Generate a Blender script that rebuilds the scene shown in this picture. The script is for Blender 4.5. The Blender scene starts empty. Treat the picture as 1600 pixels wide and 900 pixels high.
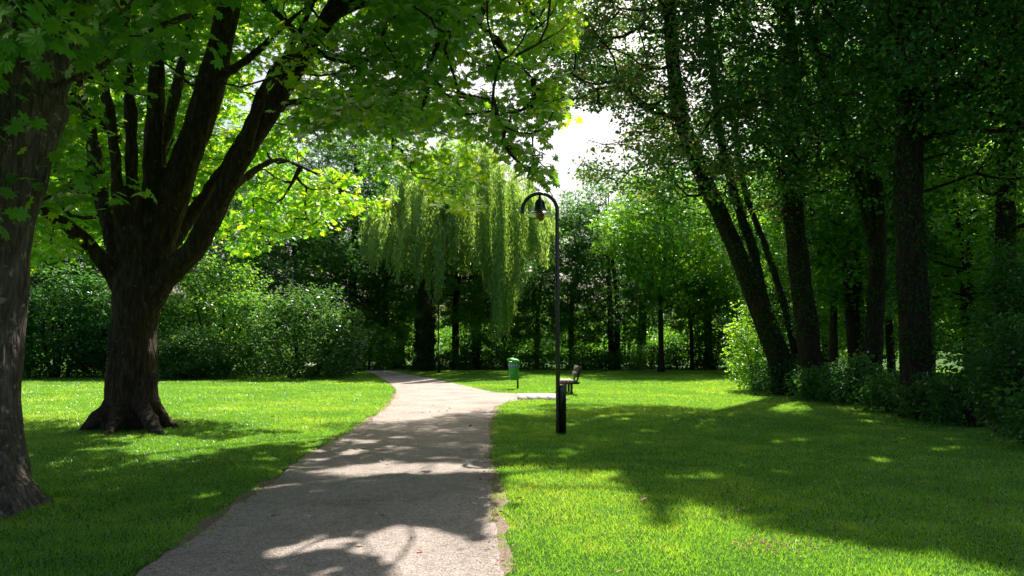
import bpy, math, random
import numpy as np
from mathutils import Vector, Matrix

random.seed(7)
rng = np.random.default_rng(11)
R = math.radians
scene = bpy.context.scene
C = scene.collection

# ------------------------------------------------------------------ camera, sky, sun
EYE = 1.6
FPX = 1200.0
PITCH = math.atan(90 / FPX)
cam = bpy.data.cameras.new("camera"); cam.lens = 36 * FPX / 1600; cam.sensor_width = 36
cam.clip_start = 0.05; cam.clip_end = 3000
camo = bpy.data.objects.new("camera", cam); C.objects.link(camo)
camo.location = (0, 0, EYE); camo.rotation_euler = (math.pi / 2 + PITCH, 0, 0)
scene.camera = camo

SUN_EL, SUN_AZ = R(48), R(13)          # azimuth clockwise from +Y
world = bpy.data.worlds.new("World"); scene.world = world; world.use_nodes = True
wn = world.node_tree
sky = wn.nodes.new('ShaderNodeTexSky'); sky.sky_type = 'NISHITA'; sky.sun_disc = False
sky.sun_elevation = SUN_EL; sky.sun_rotation = SUN_AZ
sky.air_density = 1.0; sky.dust_density = 4.5; sky.ozone_density = 1.0
wn.nodes['Background'].inputs[1].default_value = 0.07
wn.links.new(sky.outputs[0], wn.nodes['Background'].inputs[0])
sl = bpy.data.lights.new("sun", 'SUN'); sl.energy = 5.0; sl.angle = R(0.53); sl.color = (1.0, 0.95, 0.86)
so = bpy.data.objects.new("sun", sl); C.objects.link(so)
SD = np.array([math.sin(SUN_AZ) * math.cos(SUN_EL), math.cos(SUN_AZ) * math.cos(SUN_EL), math.sin(SUN_EL)])
so.rotation_euler = Vector(SD).to_track_quat('Z', 'Y').to_euler()
so.location = (0, 0, 60)
scene.view_settings.view_transform = 'Standard'; scene.view_settings.look = 'None'
scene.view_settings.exposure = 1.0; scene.view_settings.gamma = 1
cy = scene.cycles
cy.max_bounces = 7; cy.diffuse_bounces = 3; cy.glossy_bounces = 2; cy.transmission_bounces = 5; cy.transparent_max_bounces = 8
cy.caustics_reflective = False; cy.caustics_refractive = False
cy.use_denoising = True

# ------------------------------------------------------------------ photo geometry helpers
cp, sp_ = math.cos(PITCH), math.sin(PITCH)
def proj(P):
    P = np.asarray(P, float)
    X, Y, Z = P[..., 0], P[..., 1], P[..., 2] - EYE
    f = Y * cp + Z * sp_; u = -Y * sp_ + Z * cp
    f = np.where(f < 0.05, 0.05, f)
    return 800 + FPX * X / f, 450 - FPX * u / f
def ray(px, py):
    a = (px - 800) / FPX; b = (450 - py) / FPX
    return np.array([a, cp - b * sp_, sp_ + b * cp])
def G(px, py):                      # ground point seen at a photo pixel
    d = ray(px, py); t = -EYE / d[2]
    return np.array([d[0] * t, d[1] * t, 0.0])
def P3(px, py, Y):                  # point at world depth Y seen at a photo pixel
    d = ray(px, py); t = Y / d[1]
    return np.array([d[0] * t, Y, EYE + d[2] * t])

def inpoly(x, y, poly):
    x = np.asarray(x); y = np.asarray(y)
    ins = np.zeros(x.shape, bool); n = len(poly); j = n - 1
    for i in range(n):
        xi, yi = poly[i][0], poly[i][1]; xj, yj = poly[j][0], poly[j][1]
        c = ((yi > y) != (yj > y)) & (x < (xj - xi) * (y - yi) / ((yj - yi) if yj != yi else 1e-9) + xi)
        ins ^= c; j = i
    return ins

_L = np.random.default_rng(5).random((32, 32, 32))
def vnoise(P, s=1.0, seed=0):
    Q = np.asarray(P, float) / s + seed * 7.31 + 100
    i = np.floor(Q).astype(int); f = Q - i; f = f * f * (3 - 2 * f)
    r = 0
    for a in (0, 1):
        for b in (0, 1):
            for c in (0, 1):
                w = (f[..., 0] if a else 1 - f[..., 0]) * (f[..., 1] if b else 1 - f[..., 1]) * (f[..., 2] if c else 1 - f[..., 2])
                r = r + w * _L[(i[..., 0] + a) % 32, (i[..., 1] + b) % 32, (i[..., 2] + c) % 32]
    return r

# openings in the canopy: sunlight reaches these patches of the ground
LIT = [
    [(0, 600), (540, 598), (585, 588), (640, 588), (700, 598), (760, 606), (1190, 586), (1180, 618), (920, 616), (830, 628), (775, 640),
     (700, 652), (640, 658), (600, 662), (560, 668), (540, 656), (500, 646), (330, 642), (240, 636), (0, 646)],
    [(165, 704), (225, 682), (330, 688), (430, 680), (500, 668), (545, 674), (520, 690), (400, 698), (290, 708), (230, 716)],
    [(455, 738), (520, 728), (640, 722), (765, 724), (765, 736), (640, 738), (560, 741)],
    [(765, 722), (870, 738), (960, 757), (1050, 790), (1130, 815), (1210, 836), (1310, 848), (1400, 862), (1500, 874), (1620, 905),
     (1620, 1300), (760, 1300), (770, 800)],
    [(560, 845), (640, 826), (700, 830), (760, 850), (790, 960), (640, 960), (600, 880)],
    [(395, 868), (470, 845), (560, 838), (560, 850), (490, 868), (410, 880)],
]
def lit(P, jit=9):
    P = np.asarray(P, float)
    g = P - SD * (P[..., 2:3] / SD[2])
    px, py = proj(g)
    n1 = vnoise(g, 0.5, 3) - .5; n2 = vnoise(g, 1.3, 9) - .5
    px = px + n2 * 60; py = py + n1 * jit + n2 * jit
    m = np.zeros(px.shape, bool)
    for p in LIT: m |= inpoly(px, py, p)
    m |= (vnoise(g + (n1 * .5)[..., None], .40, 71) > .775) & (vnoise(g, 2.2, 72) > .48)
    return m & (g[..., 1] > 1.0)

# ------------------------------------------------------------------ object helpers
def tag(o, label=None, cat=None, group=None, kind=None):
    if label: o['label'] = label
    if cat: o['category'] = cat
    if group: o['group'] = group
    if kind: o['kind'] = kind
    return o
def empty(name, loc, label, cat, group=None):
    o = bpy.data.objects.new(name, None); C.objects.link(o); o.location = loc; o.empty_display_size = .3
    return tag(o, label, cat, group)
class MB:
    """collects vertices and faces; build() links them as one mesh object"""
    def __init__(s): s.v = []; s.f = []; s.t = []; s.n = 0
    def add(s, V, F, tint=None):
        V = np.asarray(V, float).reshape(-1, 3); F = np.asarray(F, int)
        s.v.append(V); s.f.append(F + s.n); s.n += len(V)
        s.t.append(np.full(len(F), .5) if tint is None else tint)
    def build(s, name, mat, parent=None, smooth=False, origin=None):
        me = bpy.data.meshes.new(name)
        if s.v:
            V = np.concatenate(s.v)
            if origin is not None: V = V - np.asarray(origin)
            me.vertices.add(len(V)); me.vertices.foreach_set('co', V.astype(np.float32).ravel())
            loops = np.concatenate([f.ravel() for f in s.f]); sizes = np.concatenate([np.full(len(f), f.shape[1]) for f in s.f])
            me.loops.add(len(loops)); me.loops.foreach_set('vertex_index', loops.astype(np.int32))
            st = np.concatenate([[0], np.cumsum(sizes)[:-1]])
            me.polygons.add(len(sizes)); me.polygons.foreach_set('loop_start', st.astype(np.int32))
            a = me.attributes.new('tint', 'FLOAT', 'FACE'); 
            me.update(calc_edges=True)
            a = me.attributes['tint']; a.data.foreach_set('value', np.concatenate(s.t).astype(np.float32))
            if smooth: me.polygons.foreach_set('use_smooth', np.ones(len(sizes), bool))
        me.materials.append(mat)
        o = bpy.data.objects.new(name, me); C.objects.link(o)
        if parent is not None: o.parent = parent
        return o
    # shapes
    def box(s, c, d, rot=None):
        x, y, z = np.array(d) / 2
        V = np.array([(-x, -y, -z), (x, -y, -z), (x, y, -z), (-x, y, -z), (-x, -y, z), (x, -y, z), (x, y, z), (-x, y, z)])
        if rot is not None: V = V @ np.array(rot).T
        s.add(V + np.array(c), [(0, 3, 2, 1), (4, 5, 6, 7), (0, 1, 5, 4), (1, 2, 6, 5), (2, 3, 7, 6), (3, 0, 4, 7)])
    def tube(s, pts, rad, n=12, rough=0.0, cap=True, seed=0):
        pts = np.asarray(pts, float); m = len(pts); rad = np.broadcast_to(np.asarray(rad, float), (m,))
        T = np.gradient(pts, axis=0); T /= np.linalg.norm(T, axis=1)[:, None] + 1e-9
        u = np.cross(T[0], [0, 0, 1.0]); 
        if np.linalg.norm(u) < 1e-3: u = np.array([1.0, 0, 0])
        u /= np.linalg.norm(u); V = []
        a = np.linspace(0, 2 * math.pi, n, endpoint=False)
        for i in range(m):
            u = u - T[i] * np.dot(u, T[i]); u /= np.linalg.norm(u); w = np.cross(T[i], u)
            ring = np.cos(a)[:, None] * u + np.sin(a)[:, None] * w
            r = np.full(n, rad[i])
            if rough:
                q = pts[i] * .6 + ring * 0.5
                r = r * (1 + rough * (vnoise(q, .35, seed) - .5) * 2)
            V.append(pts[i] + ring * r[:, None])
        V = np.concatenate(V); F = []
        idx = np.arange(n); nx = (idx + 1) % n
        for i in range(m - 1):
            F.append(np.stack([i * n + idx, i * n + nx, (i + 1) * n + nx, (i + 1) * n + idx], 1))
        s.add(V, np.concatenate(F))
        if cap:
            s.add(V[:n], [list(range(n))[::-1]]); s.add(V[-n:], [list(range(n))])
    def lathe(s, prof, c, n=24):
        a = np.linspace(0, 2 * math.pi, n, endpoint=False); V = []
        for r, z in prof: V.append(np.stack([np.cos(a) * r, np.sin(a) * r, np.full(n, z)], 1))
        V = np.concatenate(V) + np.array(c); idx = np.arange(n); nx = (idx + 1) % n
        s.add(V, np.concatenate([np.stack([i * n + idx, i * n + nx, (i + 1) * n + nx, (i + 1) * n + idx], 1) for i in range(len(prof) - 1)]))
    def frusta(s, A, B, ra, rb, n=5):
        A, B = np.asarray(A), np.asarray(B); N = len(A)
        if N == 0: return
        T = B - A; T /= np.linalg.norm(T, axis=1)[:, None] + 1e-9
        ref = np.where(np.abs(T[:, 2:3]) > .9, [[1.0, 0, 0]], [[0, 0, 1.0]])
        u = np.cross(T, ref); u /= np.linalg.norm(u, axis=1)[:, None] + 1e-9; w = np.cross(T, u)
        a = np.linspace(0, 2 * math.pi, n, endpoint=False)
        ring = np.cos(a)[None, :, None] * u[:, None] + np.sin(a)[None, :, None] * w[:, None]
        V = np.concatenate([A[:, None] + ring * np.asarray(ra)[:, None, None], B[:, None] + ring * np.asarray(rb)[:, None, None]], 1)
        idx = np.arange(n); nx = (idx + 1) % n
        f = np.stack([idx, nx, nx + n, idx + n], 1)
        s.add(V.reshape(-1, 3), (f[None] + (np.arange(N) * 2 * n)[:, None, None]).reshape(-1, 4))
def densify(pts, rad, step):
    pts = np.asarray(pts, float); rad = np.asarray(rad, float)
    n = len(pts); P = np.vstack([2 * pts[0] - pts[1], pts, 2 * pts[-1] - pts[-2]])
    op, orr = [], []
    for i in range(n - 1):
        p0, p1, p2, p3 = P[i:i + 4]; k = max(1, int(np.linalg.norm(p2 - p1) / step))
        for j in range(k):
            t = j / k
            op.append(.5 * (2 * p1 + (p2 - p0) * t + (2 * p0 - 5 * p1 + 4 * p2 - p3) * t * t + (3 * p1 - p0 - 3 * p2 + p3) * t ** 3))
            orr.append(rad[i] * (1 - t) + rad[i + 1] * t)
    op.append(pts[-1]); orr.append(rad[-1])
    return np.array(op), np.array(orr)

# ------------------------------------------------------------------ materials
def new_mat(name):
    m = bpy.data.materials.new(name); m.use_nodes = True
    nt = m.node_tree; nt.nodes.clear()
    out = nt.nodes.new('ShaderNodeOutputMaterial')
    return m, nt, out
def N(nt, t, **kw):
    n = nt.nodes.new(t)
    for k, v in kw.items(): setattr(n, k, v)
    return n
def ramp(nt, fac, stops):
    r = N(nt, 'ShaderNodeValToRGB'); e = r.color_ramp.elements
    while len(e) < len(stops): e.new(.5)
    for i, (p, c) in enumerate(stops): e[i].position = p; e[i].color = (*c, 1)
    nt.links.new(fac, r.inputs[0]); return r.outputs[0]
def noise(nt, vec, scale, detail=4, rough=.6):
    n = N(nt, 'ShaderNodeTexNoise'); n.inputs['Scale'].default_value = scale; n.inputs['Detail'].default_value = detail
    n.inputs['Roughness'].default_value = rough
    if vec is not None: nt.links.new(vec, n.inputs['Vector'])
    return n.outputs['Fac']
def leaf_mat(name, cols, trans_mul=(2.3, 2.1, .9), gloss=.06, rough=.45, tf=.5, amp=.35):
    """cols: 3 reflectance colours picked by the per-leaf tint"""
    m, nt, out = new_mat(name)
    at = N(nt, 'ShaderNodeAttribute'); at.attribute_name = 'tint'
    tc = N(nt, 'ShaderNodeTexCoord'); oi = N(nt, 'ShaderNodeObjectInfo')
    nz = noise(nt, tc.outputs['Object'], .9, 3)
    a = N(nt, 'ShaderNodeMath', operation='MULTIPLY_ADD'); nt.links.new(nz, a.inputs[0]); a.inputs[1].default_value = amp * 2; a.inputs[2].default_value = -amp
    b = N(nt, 'ShaderNodeMath', operation='ADD'); nt.links.new(a.outputs[0], b.inputs[0]); nt.links.new(at.outputs['Fac'], b.inputs[1])
    c = N(nt, 'ShaderNodeMath', operation='MULTIPLY_ADD'); nt.links.new(oi.outputs['Random'], c.inputs[0]); c.inputs[1].default_value = .3
    nt.links.new(b.outputs[0], c.inputs[2])
    d = N(nt, 'ShaderNodeMath', operation='SUBTRACT'); nt.links.new(c.outputs[0], d.inputs[0]); d.inputs[1].default_value = .15
    col = ramp(nt, d.outputs[0], [(0.08, cols[0]), (.5, cols[1]), (.92, cols[2])])
    mul = N(nt, 'ShaderNodeMix', data_type='RGBA', blend_type='MULTIPLY'); mul.inputs[0].default_value = 1
    nt.links.new(col, mul.inputs[6]); mul.inputs[7].default_value = (*trans_mul, 1)
    mul.clamp_result = False
    df = N(nt, 'ShaderNodeBsdfDiffuse'); tr = N(nt, 'ShaderNodeBsdfTranslucent'); gl = N(nt, 'ShaderNodeBsdfGlossy')
    gl.inputs['Roughness'].default_value = rough; gl.inputs['Color'].default_value = (.9, .95, 1, 1)
    nt.links.new(col, df.inputs[0]); nt.links.new(mul.outputs[2], tr.inputs[0])
    ad = N(nt, 'ShaderNodeAddShader'); nt.links.new(df.outputs[0], ad.inputs[0]); nt.links.new(tr.outputs[0], ad.inputs[1])
    fr = N(nt, 'ShaderNodeLayerWeight'); fr.inputs[0].default_value = .25
    fm = N(nt, 'ShaderNodeMath', operation='MULTIPLY_ADD'); nt.links.new(fr.outputs['Fresnel'], fm.inputs[0]); fm.inputs[1].default_value = gloss * 5; fm.inputs[2].default_value = gloss * .2
    mx = N(nt, 'ShaderNodeMixShader'); nt.links.new(fm.outputs[0], mx.inputs[0]); nt.links.new(ad.outputs[0], mx.inputs[1]); nt.links.new(gl.outputs[0], mx.inputs[2])
    nt.links.new(mx.outputs[0], out.inputs[0])
    return m
def pbr(name, col, rough=.6, metal=0, spec=.5, var=0, scale=8, bump=0, trans=0, coat=0):
    m, nt, out = new_mat(name)
    p = N(nt, 'ShaderNodeBsdfPrincipled'); nt.links.new(p.outputs[0], out.inputs[0])
    p.inputs['Roughness'].default_value = rough; p.inputs['Metallic'].default_value = metal; p.inputs['Specular IOR Level'].default_value = spec
    p.inputs['Base Color'].default_value = (*col, 1); p.inputs['Transmission Weight'].default_value = trans; p.inputs['Coat Weight'].default_value = coat
    if var or bump:
        tc = N(nt, 'ShaderNodeTexCoord'); nz = noise(nt, tc.outputs['Object'], scale, 6)
        if var:
            c = ramp(nt, nz, [(.25, tuple(x * (1 - var) for x in col)), (.75, tuple(min(1, x * (1 + var)) for x in col))])
            nt.links.new(c, p.inputs['Base Color'])
        if bump:
            b = N(nt, 'ShaderNodeBump'); b.inputs['Strength'].default_value = bump; b.inputs['Distance'].default_value = .02
            nt.links.new(nz, b.inputs['Height']); nt.links.new(b.outputs[0], p.inputs['Normal'])
    return m
def bark_mat(name, dark, mid, light, sc=1.0, lichen=.62):
    m, nt, out = new_mat(name)
    p = N(nt, 'ShaderNodeBsdfPrincipled'); nt.links.new(p.outputs[0], out.inputs[0]); p.inputs['Roughness'].default_value = .9
    p.inputs['Specular IOR Level'].default_value = .2
    tc = N(nt, 'ShaderNodeTexCoord'); mp = N(nt, 'ShaderNodeMapping'); mp.inputs['Scale'].default_value = (1, 1, .22)
    nt.links.new(tc.outputs['Object'], mp.inputs[0])
    n1 = noise(nt, mp.outputs[0], 14 * sc, 8, .65)
    vo = N(nt, 'ShaderNodeTexVoronoi'); vo.feature = 'DISTANCE_TO_EDGE'; vo.inputs['Scale'].default_value = 16 * sc
    wv = N(nt, 'ShaderNodeVectorMath', operation='ADD'); nn = N(nt, 'ShaderNodeTexNoise'); nn.inputs['Scale'].default_value = 5
    nt.links.new(mp.outputs[0], nn.inputs['Vector'])
    sc_ = N(nt, 'ShaderNodeVectorMath', operation='SCALE'); nt.links.new(nn.outputs['Color'], sc_.inputs[0]); sc_.inputs['Scale'].default_value = .15
    nt.links.new(mp.outputs[0], wv.inputs[0]); nt.links.new(sc_.outputs[0], wv.inputs[1]); nt.links.new(wv.outputs[0], vo.inputs['Vector'])
    col = ramp(nt, n1, [(.3, dark), (.52, mid), (.75, light)])
    n2 = noise(nt, tc.outputs['Object'], 9, 5, .7)
    l = ramp(nt, n2, [(lichen, (0, 0, 0)), (lichen + .06, (1, 1, 1))])
    mx = N(nt, 'ShaderNodeMix', data_type='RGBA'); nt.links.new(l, mx.inputs[0]); nt.links.new(col, mx.inputs[6]); mx.inputs[7].default_value = (*[x * 1.5 for x in light], 1)
    nt.links.new(mx.outputs[2], p.inputs['Base Color'])
    st = ramp(nt, vo.outputs['Distance'], [(0, (0, 0, 0)), (.18, (1, 1, 1))])
    ad = N(nt, 'ShaderNodeMath', operation='ADD'); nt.links.new(st, ad.inputs[0]); nt.links.new(n1, ad.inputs[1])
    b = N(nt, 'ShaderNodeBump'); b.inputs['Strength'].default_value = .8; b.inputs['Distance'].default_value = .03
    nt.links.new(ad.outputs[0], b.inputs['Height']); nt.links.new(b.outputs[0], p.inputs['Normal'])
    return m

M = {}
M['chestnut_leaf'] = leaf_mat('chestnut_leaf', [(.020, .085, .010), (.034, .125, .012), (.085, .17, .014)], (6.6, 3.9, 1.0))
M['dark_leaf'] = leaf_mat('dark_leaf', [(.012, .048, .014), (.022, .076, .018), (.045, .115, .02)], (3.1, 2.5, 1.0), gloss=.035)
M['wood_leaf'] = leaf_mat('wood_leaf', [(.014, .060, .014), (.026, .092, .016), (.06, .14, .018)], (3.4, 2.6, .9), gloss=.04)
M['sunlit_leaf'] = leaf_mat('sunlit_leaf', [(.034, .11, .014), (.062, .16, .018), (.11, .20, .025)], (3.2, 2.5, .9), gloss=.05)  # lighter green for plants meant to look sunlit; sunlight put into the colour
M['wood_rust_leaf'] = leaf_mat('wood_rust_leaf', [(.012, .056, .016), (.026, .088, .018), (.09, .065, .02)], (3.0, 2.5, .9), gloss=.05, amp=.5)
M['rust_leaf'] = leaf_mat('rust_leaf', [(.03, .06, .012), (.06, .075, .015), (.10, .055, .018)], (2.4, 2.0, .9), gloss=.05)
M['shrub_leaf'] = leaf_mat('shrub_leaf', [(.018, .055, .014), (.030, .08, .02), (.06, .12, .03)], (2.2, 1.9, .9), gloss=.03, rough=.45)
M['willow_leaf'] = leaf_mat('willow_leaf', [(.06, .12, .04), (.10, .175, .055), (.15, .22, .07)], (3.0, 2.5, 1.1), gloss=.05)
M['ivy_leaf'] = leaf_mat('ivy_leaf', [(.012, .035, .010), (.02, .05, .012), (.03, .068, .014)], (1.4, 1.6, .9), gloss=.02, rough=.6)
M['grass'] = leaf_mat('grass_blade', [(.022, .095, .010), (.040, .145, .014), (.095, .19, .03)], (4.9, 2.7, 1.2), gloss=.05, rough=.5, amp=.3)
M['bark'] = bark_mat('chestnut_bark', (.024, .016, .011), (.07, .047, .031), (.15, .115, .08))
M['bark_grey'] = bark_mat('grey_bark', (.05, .04, .032), (.14, .11, .09), (.26, .22, .185), lichen=.58)
M['bark_dark'] = bark_mat('dark_bark', (.015, .012, .009), (.038, .029, .021), (.08, .063, .047), lichen=.7)
M['bark_willow'] = bark_mat('willow_bark', (.05, .032, .02), (.11, .075, .05), (.17, .13, .09), lichen=.75)

# ------------------------------------------------------------------ leaf templates (stem at origin, leaf along +x, normal +z)
def leaflet(L, W, ang, fold=.25, droop=.12):
    x = np.array([0, .35, .68, 1.0]) * L; w = np.array([.04, .32, .5, 0.0]) * W
    c, s = math.cos(ang), math.sin(ang)
    V, F = [], []
    mid = [(x[i], 0, -droop * (x[i] / L) ** 2 * L) for i in range(4)]
    lft = [(x[i], w[i], mid[i][2] + fold * w[i]) for i in (1, 2)]
    rgt = [(x[i], -w[i], mid[i][2] + fold * w[i]) for i in (1, 2)]
    V = np.array(mid + lft + rgt)              # 0-3 mid, 4,5 left, 6,7 right
    V = np.stack([V[:, 0] * c - V[:, 1] * s, V[:, 0] * s + V[:, 1] * c, V[:, 2]], 1)
    F = [(0, 1, 4, 4), (1, 2, 5, 4), (2, 3, 5, 5), (0, 6, 1, 1), (6, 7, 2, 1), (7, 3, 2, 2)]
    T = [(0, 1, 4), (1, 2, 5), (1, 5, 4), (2, 3, 5), (0, 6, 1), (6, 7, 2), (6, 2, 1), (7, 3, 2)]
    return V, np.array(T)
def simple_leaflet(L, W, ang, droop=.12):
    V = np.array([(0, 0, 0), (L * .64, W * .5, .04 * L), (L, 0, -droop * L), (L * .64, -W * .5, .04 * L)])
    c, s = math.cos(ang), math.sin(ang)
    V = np.stack([V[:, 0] * c - V[:, 1] * s, V[:, 0] * s + V[:, 1] * c, V[:, 2]], 1)
    return V, np.array([(0, 3, 2, 1)])
def palmate(fine=True, k=7):
    Vs, Fs, n = [], [], 0
    angs = {7: [-2.0, -1.25, -.62, 0, .62, 1.25, 2.0], 5: [-1.35, -.68, 0, .68, 1.35]}[k]
    for a in angs:
        L = 1.0 - .16 * abs(a)
        V, F = leaflet(L, L * .42, a) if fine else simple_leaflet(L, L * .40, a)
        Vs.append(V); Fs.append(F + n); n += len(V)
    return np.concatenate(Vs), np.concatenate(Fs)
def oval():
    V = np.array([(0, 0, 0), (.3, .26, .05), (.72, .22, .03), (1, 0, -.1), (.72, -.22, .03), (.3, -.26, .05)])
    return V, np.array([(0, 3, 2, 1), (0, 5, 4, 3)])
def rhomb():
    V = np.array([(0, 0, 0), (.5, .32, .04), (1, 0, -.12), (.5, -.32, .04)])
    return V, np.array([(0, 3, 2, 1)])
def lobed():   # small sprig of three leaves, for distant crowns
    Vs, Fs, n = [], [], 0
    for a, l in ((0, 1), (1.1, .75), (-1.2, .7)):
        V, F = simple_leaflet(l, l * .55, a); Vs.append(V); Fs.append(F + n); n += len(V)
    return np.concatenate(Vs), np.concatenate(Fs)

def put_leaves(mb, tmpl, P, X, Nn, size, tint):
    """P positions, X leaf directions, Nn approx normals"""
    V, F = tmpl
    X = X / (np.linalg.norm(X, axis=1)[:, None] + 1e-9)
    Z = Nn - X * np.sum(Nn * X, 1)[:, None]; Z /= np.linalg.norm(Z, axis=1)[:, None] + 1e-9
    Y = np.cross(Z, X)
    W = P[:, None, :] + size[:, None, None] * (V[None, :, 0, None] * X[:, None] + V[None, :, 1, None] * Y[:, None] + V[None, :, 2, None] * Z[:, None])
    k = len(V); FF = (F[None] + (np.arange(len(P)) * k)[:, None, None]).reshape(-1, F.shape[1])
    mb.add(W.reshape(-1, 3), FF, np.repeat(tint, len(F)))

def clump_leaves(mb, tmpl, cl, cr, per, size, flat=.45, droop=.35, rs=None, filt=False, up=.9, fill=None, keep=None):
    """cl (n,3) clump centres, cr radii; leaves radiate from their clump"""
    rs = rs or rng
    n = len(cl); idx = np.repeat(np.arange(n), per)
    d = rs.normal(size=(len(idx), 3)); d /= np.linalg.norm(d, axis=1)[:, None]
    rad = rs.random(len(idx)) ** .5
    off = d * rad[:, None] * np.asarray(cr)[idx][:, None]; off[:, 2] *= flat
    off[:, 2] -= (off[:, 0] ** 2 + off[:, 1] ** 2) * .12
    P = cl[idx] + off
    X = d.copy(); X[:, 2] = -droop + rs.normal(size=len(P)) * .35; X[:, :2] += rs.normal(size=(len(P), 2)) * .4
    Nn = rs.normal(size=(len(P), 3)) * .45 + np.array([0, 0, up]) + d * .25
    s = size * (.65 + .6 * rs.random(len(P)))
    ti = np.clip(.5 + rs.normal(size=len(P)) * .16 + (rs.random(n)[idx] - .5) * .35, 0, 1)
    if filt:
        k = ~lit(P); P, X, Nn, s, ti = P[k], X[k], Nn[k], s[k], ti[k]
    if keep is not None:
        k = keep(P); P, X, Nn, s, ti = P[k], X[k], Nn[k], s[k], ti[k]
    put_leaves(mb, tmpl, P, X, Nn, s, ti)
    return len(P)

def grow(mb, skel, clumps, r0=.012, n=5, jit=.12, sag=.0, seed=0, rmax=.16, bend=.35):
    """joins every clump to the skeleton by forking branches (pipe-model radii)"""
    rs = np.random.default_rng(seed)
    pos = [p for p in skel]; cost = [0.0] * len(pos); par = [-1] * len(pos)
    S = np.array(skel)
    dmin = np.array([np.min(np.linalg.norm(S - c, axis=1)) for c in clumps])
    cap = len(pos) + 4 * len(clumps) + 4
    A = np.zeros((cap, 3)); A[:len(pos)] = S; K = np.zeros(cap); m = len(pos); parent = -np.ones(cap, int); tips = []
    for ci in np.argsort(dmin):
        c = clumps[ci]; D = np.linalg.norm(A[:m] - c, axis=1)
        score = D + .45 * K[:m] + .5 * np.maximum(0, A[:m, 2] - c[2] + .3 * D)
        j = int(np.argmin(score)); L = D[j]
        if L < 1e-3: continue
        a = A[j]; k = 3
        hv = c - a
        bow = np.array([0, 0, -1.0]) * bend * L * .25 + rs.normal(size=3) * jit * L
        prev = j
        for q in range(1, k + 1):
            t = q / k
            p = a + hv * t + bow * math.sin(math.pi * t) * (1 if q < k else 0)
            A[m] = p; K[m] = K[prev] + L / k; parent[m] = prev; prev = m; m += 1
        tips.append(prev)
    load = np.zeros(m)
    for t in tips: load[t] += 1
    for i in range(m - 1, len(skel) - 1, -1):
        if parent[i] >= 0: load[parent[i]] += load[i]
    idx = np.arange(len(skel), m); pa = parent[idx]
    r = np.minimum(rmax, r0 * np.maximum(load, .6) ** .5)
    rp = np.where(pa >= len(skel), r[pa], r[idx] * 1.25); rp = np.minimum(rp, r[idx] * 1.5)
    mb.frusta(A[pa], A[idx], rp, r[idx], n)
    return A[:m]

def ell_points(n, c, rad, rs, shell=.55, gap=.42, gs=2.2, zmin=None, seed=0, flatbottom=None):
    """points in an ellipsoid, pushed outward, with noise gaps"""
    out = []; tot = 0
    while tot < n:
        d = rs.normal(size=(n * 3, 3)); d /= np.linalg.norm(d, axis=1)[:, None]
        r = shell + (1 - shell) * rs.random(len(d)); r = np.where(rs.random(len(d)) < .3, rs.random(len(d)) ** .4, r)
        p = d * r[:, None] * np.array(rad)
        sc = .82 + .36 * vnoise(d * 3 + np.array(c) * .1, 1.0, seed + 2)
        p = p * sc[:, None] + np.array(c)
        k = vnoise(p, gs, seed) > gap * .9
        if zmin is not None: k &= p[:, 2] > zmin
        out.append(p[k]); tot += k.sum()
    return np.concatenate(out)[:n]

def spaced(P, dmin):
    keep = []
    K = np.zeros((0, 3))
    for p in P:
        if len(K) == 0 or np.min(np.sum((K - p) ** 2, 1)) > dmin * dmin:
            K = np.vstack([K, p])
    return K

# ------------------------------------------------------------------ ground, path
PATH_PX = [(-20, 1010), (90, 960), (215, 900), (275, 858), (335, 818), (388, 778), (440, 742), (492, 706), (540, 680), (575, 660), (600, 641), (617, 622), (620, 610), (612, 600), (596, 590),
           (578, 581), (556, 575.5), (520, 572), (460, 569), (400, 567), (400, 564.5), (470, 566.5), (540, 570), (585, 574.5), (625, 582), (660, 589), (700, 597), (740, 606), (770, 613), (812, 615.5),
           (812, 625.5), (795, 628), (776, 635), (768, 650), (764, 680), (762, 720), (766, 770), (772, 820), (785, 900), (800, 980), (830, 1150)]
def ground_poly(px):
    g = [G(*p)[:2] for p in px]
    return g
PG = ground_poly(PATH_PX)
PG = PG + [np.array([1.0, -6.0]), np.array([-3.5, -6.0]), np.array([-3.4, 2.5])]
def rough_poly(poly, step=.08, amp=.07, seed=1):
    out = []
    n = len(poly)
    for i in range(n):
        a, b = np.array(poly[i]), np.array(poly[(i + 1) % n]); L = np.linalg.norm(b - a); k = max(1, int(L / step)); k = min(k, 120)
        for j in range(k):
            p = a + (b - a) * j / k; nrm = np.array([-(b - a)[1], (b - a)[0]]) / (L + 1e-9)
            q = np.array([p[0], p[1], 0])
            o = (vnoise(q, .16, seed) - .5) * amp + (vnoise(q, .9, seed + 4) - .5) * amp * 2.2
            out.append(p + nrm * o)
    return np.array(out)
PR = rough_poly(PG)

def sheet(name, poly, z, mat, label=None, kind='structure'):
    import bmesh
    from mathutils.geometry import tessellate_polygon
    me = bpy.data.meshes.new(name)
    V = [(p[0], p[1], z) for p in poly]
    T = tessellate_polygon([[Vector(v) for v in V]])
    me.from_pydata(V, [], [tuple(t) for t in T]); me.update()
    bm = bmesh.new(); bm.from_mesh(me)
    bmesh.ops.recalc_face_normals(bm, faces=bm.faces)
    for f in bm.faces:
        if f.normal.z < 0: f.normal_flip()
    bm.to_mesh(me); bm.free()
    me.materials.append(mat); o = bpy.data.objects.new(name, me); C.objects.link(o); o['kind'] = kind
    if label: o['label'] = label
    return o

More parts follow.
